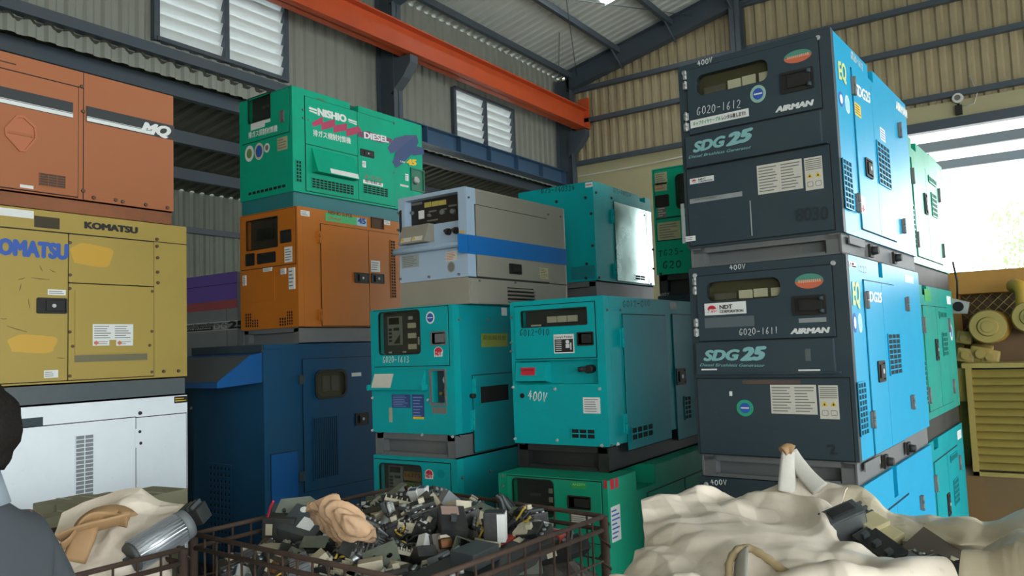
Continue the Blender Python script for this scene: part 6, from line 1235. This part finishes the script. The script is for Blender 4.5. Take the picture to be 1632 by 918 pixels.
m.build('finned_casing', mat('cast_silver', '#b9bec2', .35, metal=.7, dirt=.2), e); m = MB(); m.cyl((0, 0, L_/2), (0, 0, L_/2+.03), rr*1.02, rr*.95, 36); m.build('end_bell', GR1, e); m = MB(); m.cyl((0, 0, -L_/2-.012), (0, 0, -L_/2), rr*.86, rr*.95, 30); m.cyl((0, 0, -L_/2-.03), (0, 0, -L_/2-.01), rr*.2, None, 16); m.build('drive_end', BK2, e)
p = wp(795, 668, 2.78); e = tag(empty('motor_bracket', p), 'black ribbed casting between the silver motor and the black control box', 'casting'); e.rotation_euler = (.3, -.3, .4); e.scale = (.55,)*3; m = MB(); m.box(-.07, .07, -.06, .06, -.06, .05, bevel=.01)
m.build('casting', BK, e)
for x in (-.05, -.02, .01, .04): m = MB(); m.box(x-.006, x+.006, -.055, .055, .05, .075); m.build('rib', BK2, e)
OLV = mat('olive_carton', '#7c7a62', .7, dirt=.3, dirtcol='#5b5846')
for k, (x0, y0, x1, y1, D, lab) in enumerate(((455, 568, 690, 592, 4.0, 'olive carton behind the white sacking, farthest right of the cartons'), (275, 592, 435, 640, 3.95, 'long olive carton behind the white sacking, in the middle'), (175, 598, 330, 640, 4.3, 'olive carton at the left, beside the dark haired person'), (185, 650, 300, 720, 3.62, 'lower olive carton in front of the others, beside the dark haired person'))):
    a, b = wp(x0, y0+8, D), wp(x1, y0+14, D); c = (a+b)/2; e = tag(empty('carton', (c.x, c.y, .0)), lab, 'carton', 'olive cartons'); e.rotation_euler = (0, 0, .12); w_ = (b-a).length/2; m = MB(); top = c.z
    m.box(-w_, w_, -.09, .16, max(top-.22, 0), top, bevel=.006); m.build('box', OLV, e); m = MB(); m.box(-w_, w_, .02, .035, top, top+.002); m.build('tape_seam', mat('tape_olive', '#8f8c74', .4), e)
    if top > .25: m = MB(); m.box(-w_*.9, w_*.9, -.08, .15, 0, top-.222); m.build('crate_under', OLV, e)

# ------------------------------------------------------------------ person at the left edge, seen from behind
SKIN = mat('skin', '#8a5f48', .55, dirt=.08, dirtcol='#6a4636'); HAIR = mat('dark_hair', '#15120f', .7, dirt=.5, dirtcol='#2a231d', scale=30, bump=.8, spec=.2); JACK = mat('grey_jacket', '#3d444a', .8, dirt=.3, dirtcol='#363b40', scale=6); SHIRT = mat('pale_collar', '#8b97a3', .75, dirt=.1); TROU = mat('dark_trousers', '#2a2e36', .8, dirt=.2); SHOE = mat('black_shoe', '#151413', .5, dirt=.2)
def skin_mesh(name, verts, edges, radii, m, parent, sub=2, root=0):
    me = bpy.data.meshes.new(name); me.from_pydata(verts, edges, []); o = bpy.data.objects.new(name, me); COL.objects.link(o); o.parent = parent; me.materials.append(m)
    sk_ = o.modifiers.new('skin', 'SKIN'); sk_.use_smooth_shade = True
    if not me.skin_vertices: pass
    for i, r in enumerate(radii):
        v = me.skin_vertices[0].data[i]; v.radius = (r, r) if not isinstance(r, tuple) else r; v.use_root = i == root
    sb = o.modifiers.new('sub', 'SUBSURF'); sb.levels = sb.render_levels = sub; return o
pp = at_range(-72, 640, 1.83); per = tag(empty('person', (pp.x, pp.y, 0), R(112)), 'dark haired person in a grey jacket seen from behind at the left edge', 'person')
# facing +Y of the local frame; centimetre skeleton in metres
V_, E_, RR = [], [], []
def jv(p, r, link=None):
    V_.append(p); RR.append(r); i = len(V_)-1
    if link is not None: E_.append((link, i))
    return i
pel = jv((0, 0, .90), (.15, .10)); bel = jv((0, 0, 1.05), (.14, .10), pel); che = jv((0, .0, 1.24), (.17, .11), bel); nb = jv((0, -.01, 1.36), (.08, .07), che); ne = jv((0, .0, 1.43), .056, nb)
h1 = jv((0, .02, 1.47), (.062, .07), ne); h2 = jv((0, .01, 1.54), (.074, .092), h1); h3 = jv((0, .0, 1.59), (.066, .085), h2); nose = jv((0, .098, 1.505), .012, h2)
for sx in (-1, 1):
    sh = jv((sx*.155, -.01, 1.31), .055, che); el = jv((sx*.24, -.03, 1.06), .043, sh); wr = jv((sx*.25, .05, .83), .028, el); pa = jv((sx*.25, .07, .76), (.02, .036), wr)
    for k in range(4):
        y = .045+.018*k; l = (.030, .036, .034, .028)[k]; a = jv((sx*.25, y+.01, .725), .0085, pa); b = jv((sx*.245, y+.016, .725-l), .008, a); jv((sx*.235, y+.02, .725-l*1.8), .0065, b)
    t = jv((sx*.235, .105, .765), .010, pa); jv((sx*.228, .12, .735), .008, t)
    hi = jv((sx*.095, 0, .83), .085, pel); kn = jv((sx*.10, .015, .47), .058, hi); an = jv((sx*.10, -.01, .09), .036, kn); jv((sx*.105, .10, .04), .032, an)
skin_mesh('body', V_, E_, RR, SKIN, per, 2)
for sx in (-1, 1):
    m = MB(); m.cyl((sx*.078, -.005, 1.515), (sx*.092, -.012, 1.52), .026, .03, 16); m.cyl((sx*.092, -.012, 1.52), (sx*.096, -.016, 1.525), .03, .02, 16); m.build('ear', SKIN, per, subsurf=1)
    m = MB(); bmesh.ops.create_uvsphere(m.bm, u_segments=12, v_segments=8, radius=.012, matrix=Matrix.Translation((sx*.032, .088, 1.54))); m.build('eye', PAPERW, per)
m = MB(); m.box(-.022, .022, .09, .1, 1.468, 1.474, bevel=.002); m.build('mouth', mat('lip', '#6e3f38', .5, dirt=0), per)
m = MB(); rows = []
for i in range(26):
    ph = i/25*R(128); row = []
    for j in range(49):
        th = 2*math.pi*j/48; fr_ = max(0, math.sin(th)); lim = ph*(1-.42*fr_**2); r_ = .97+.07*noise.noise((math.cos(th)*2.5, math.sin(th)*2.5, lim*3))+.05*noise.noise((math.cos(th)*9, math.sin(th)*9, lim*5))
        row.append((.094*math.sin(lim)*math.cos(th)*r_, .002+.112*math.sin(lim)*math.sin(th)*r_-.006, 1.53+.115*math.cos(lim)*r_))
    rows.append(row)
m.grid(rows); m.build('hair', HAIR, per, solid=.008)
jv_v = [(0,0,.86),(0,0,1.03),(0,0,1.22),(0,-.012,1.35),(0,-.008,1.42)]; jv_e = [(0,1),(1,2),(2,3),(3,4)]; jv_r = [(.175,.125),(.17,.125),(.192,.13),(.11,.09),(.066,.064)]
for sx in (-1, 1):
    n0 = len(jv_v); jv_v += [(sx*.158,-.012,1.30),(sx*.245,-.03,1.06),(sx*.252,.045,.85)]; jv_e += [(2,n0),(n0,n0+1),(n0+1,n0+2)]; jv_r += [.074,.060,.046]
skin_mesh('jacket', jv_v, jv_e, jv_r, JACK, per, 2)
m = MB(); m.cyl((0, -.004, 1.385), (0, .0, 1.45), .085, .068, 28, caps=False); m.build('collar', SHIRT, per, solid=.01)
tv, te, tr = [(0,0,.90)], [], [(.158,.115)]
for sx in (-1, 1): n0 = len(tv); tv += [(sx*.097,0,.80),(sx*.10,.012,.47),(sx*.10,-.008,.11)]; te += [(0,n0),(n0,n0+1),(n0+1,n0+2)]; tr += [.096,.075,.062]
skin_mesh('trousers', tv, te, tr, TROU, per, 2)
for sx in (-1, 1): m = MB(); m.box(sx*.105-.05, sx*.105+.05, -.08, .17, 0, .085, bevel=.03); m.build('shoe', SHOE, per, subsurf=1)
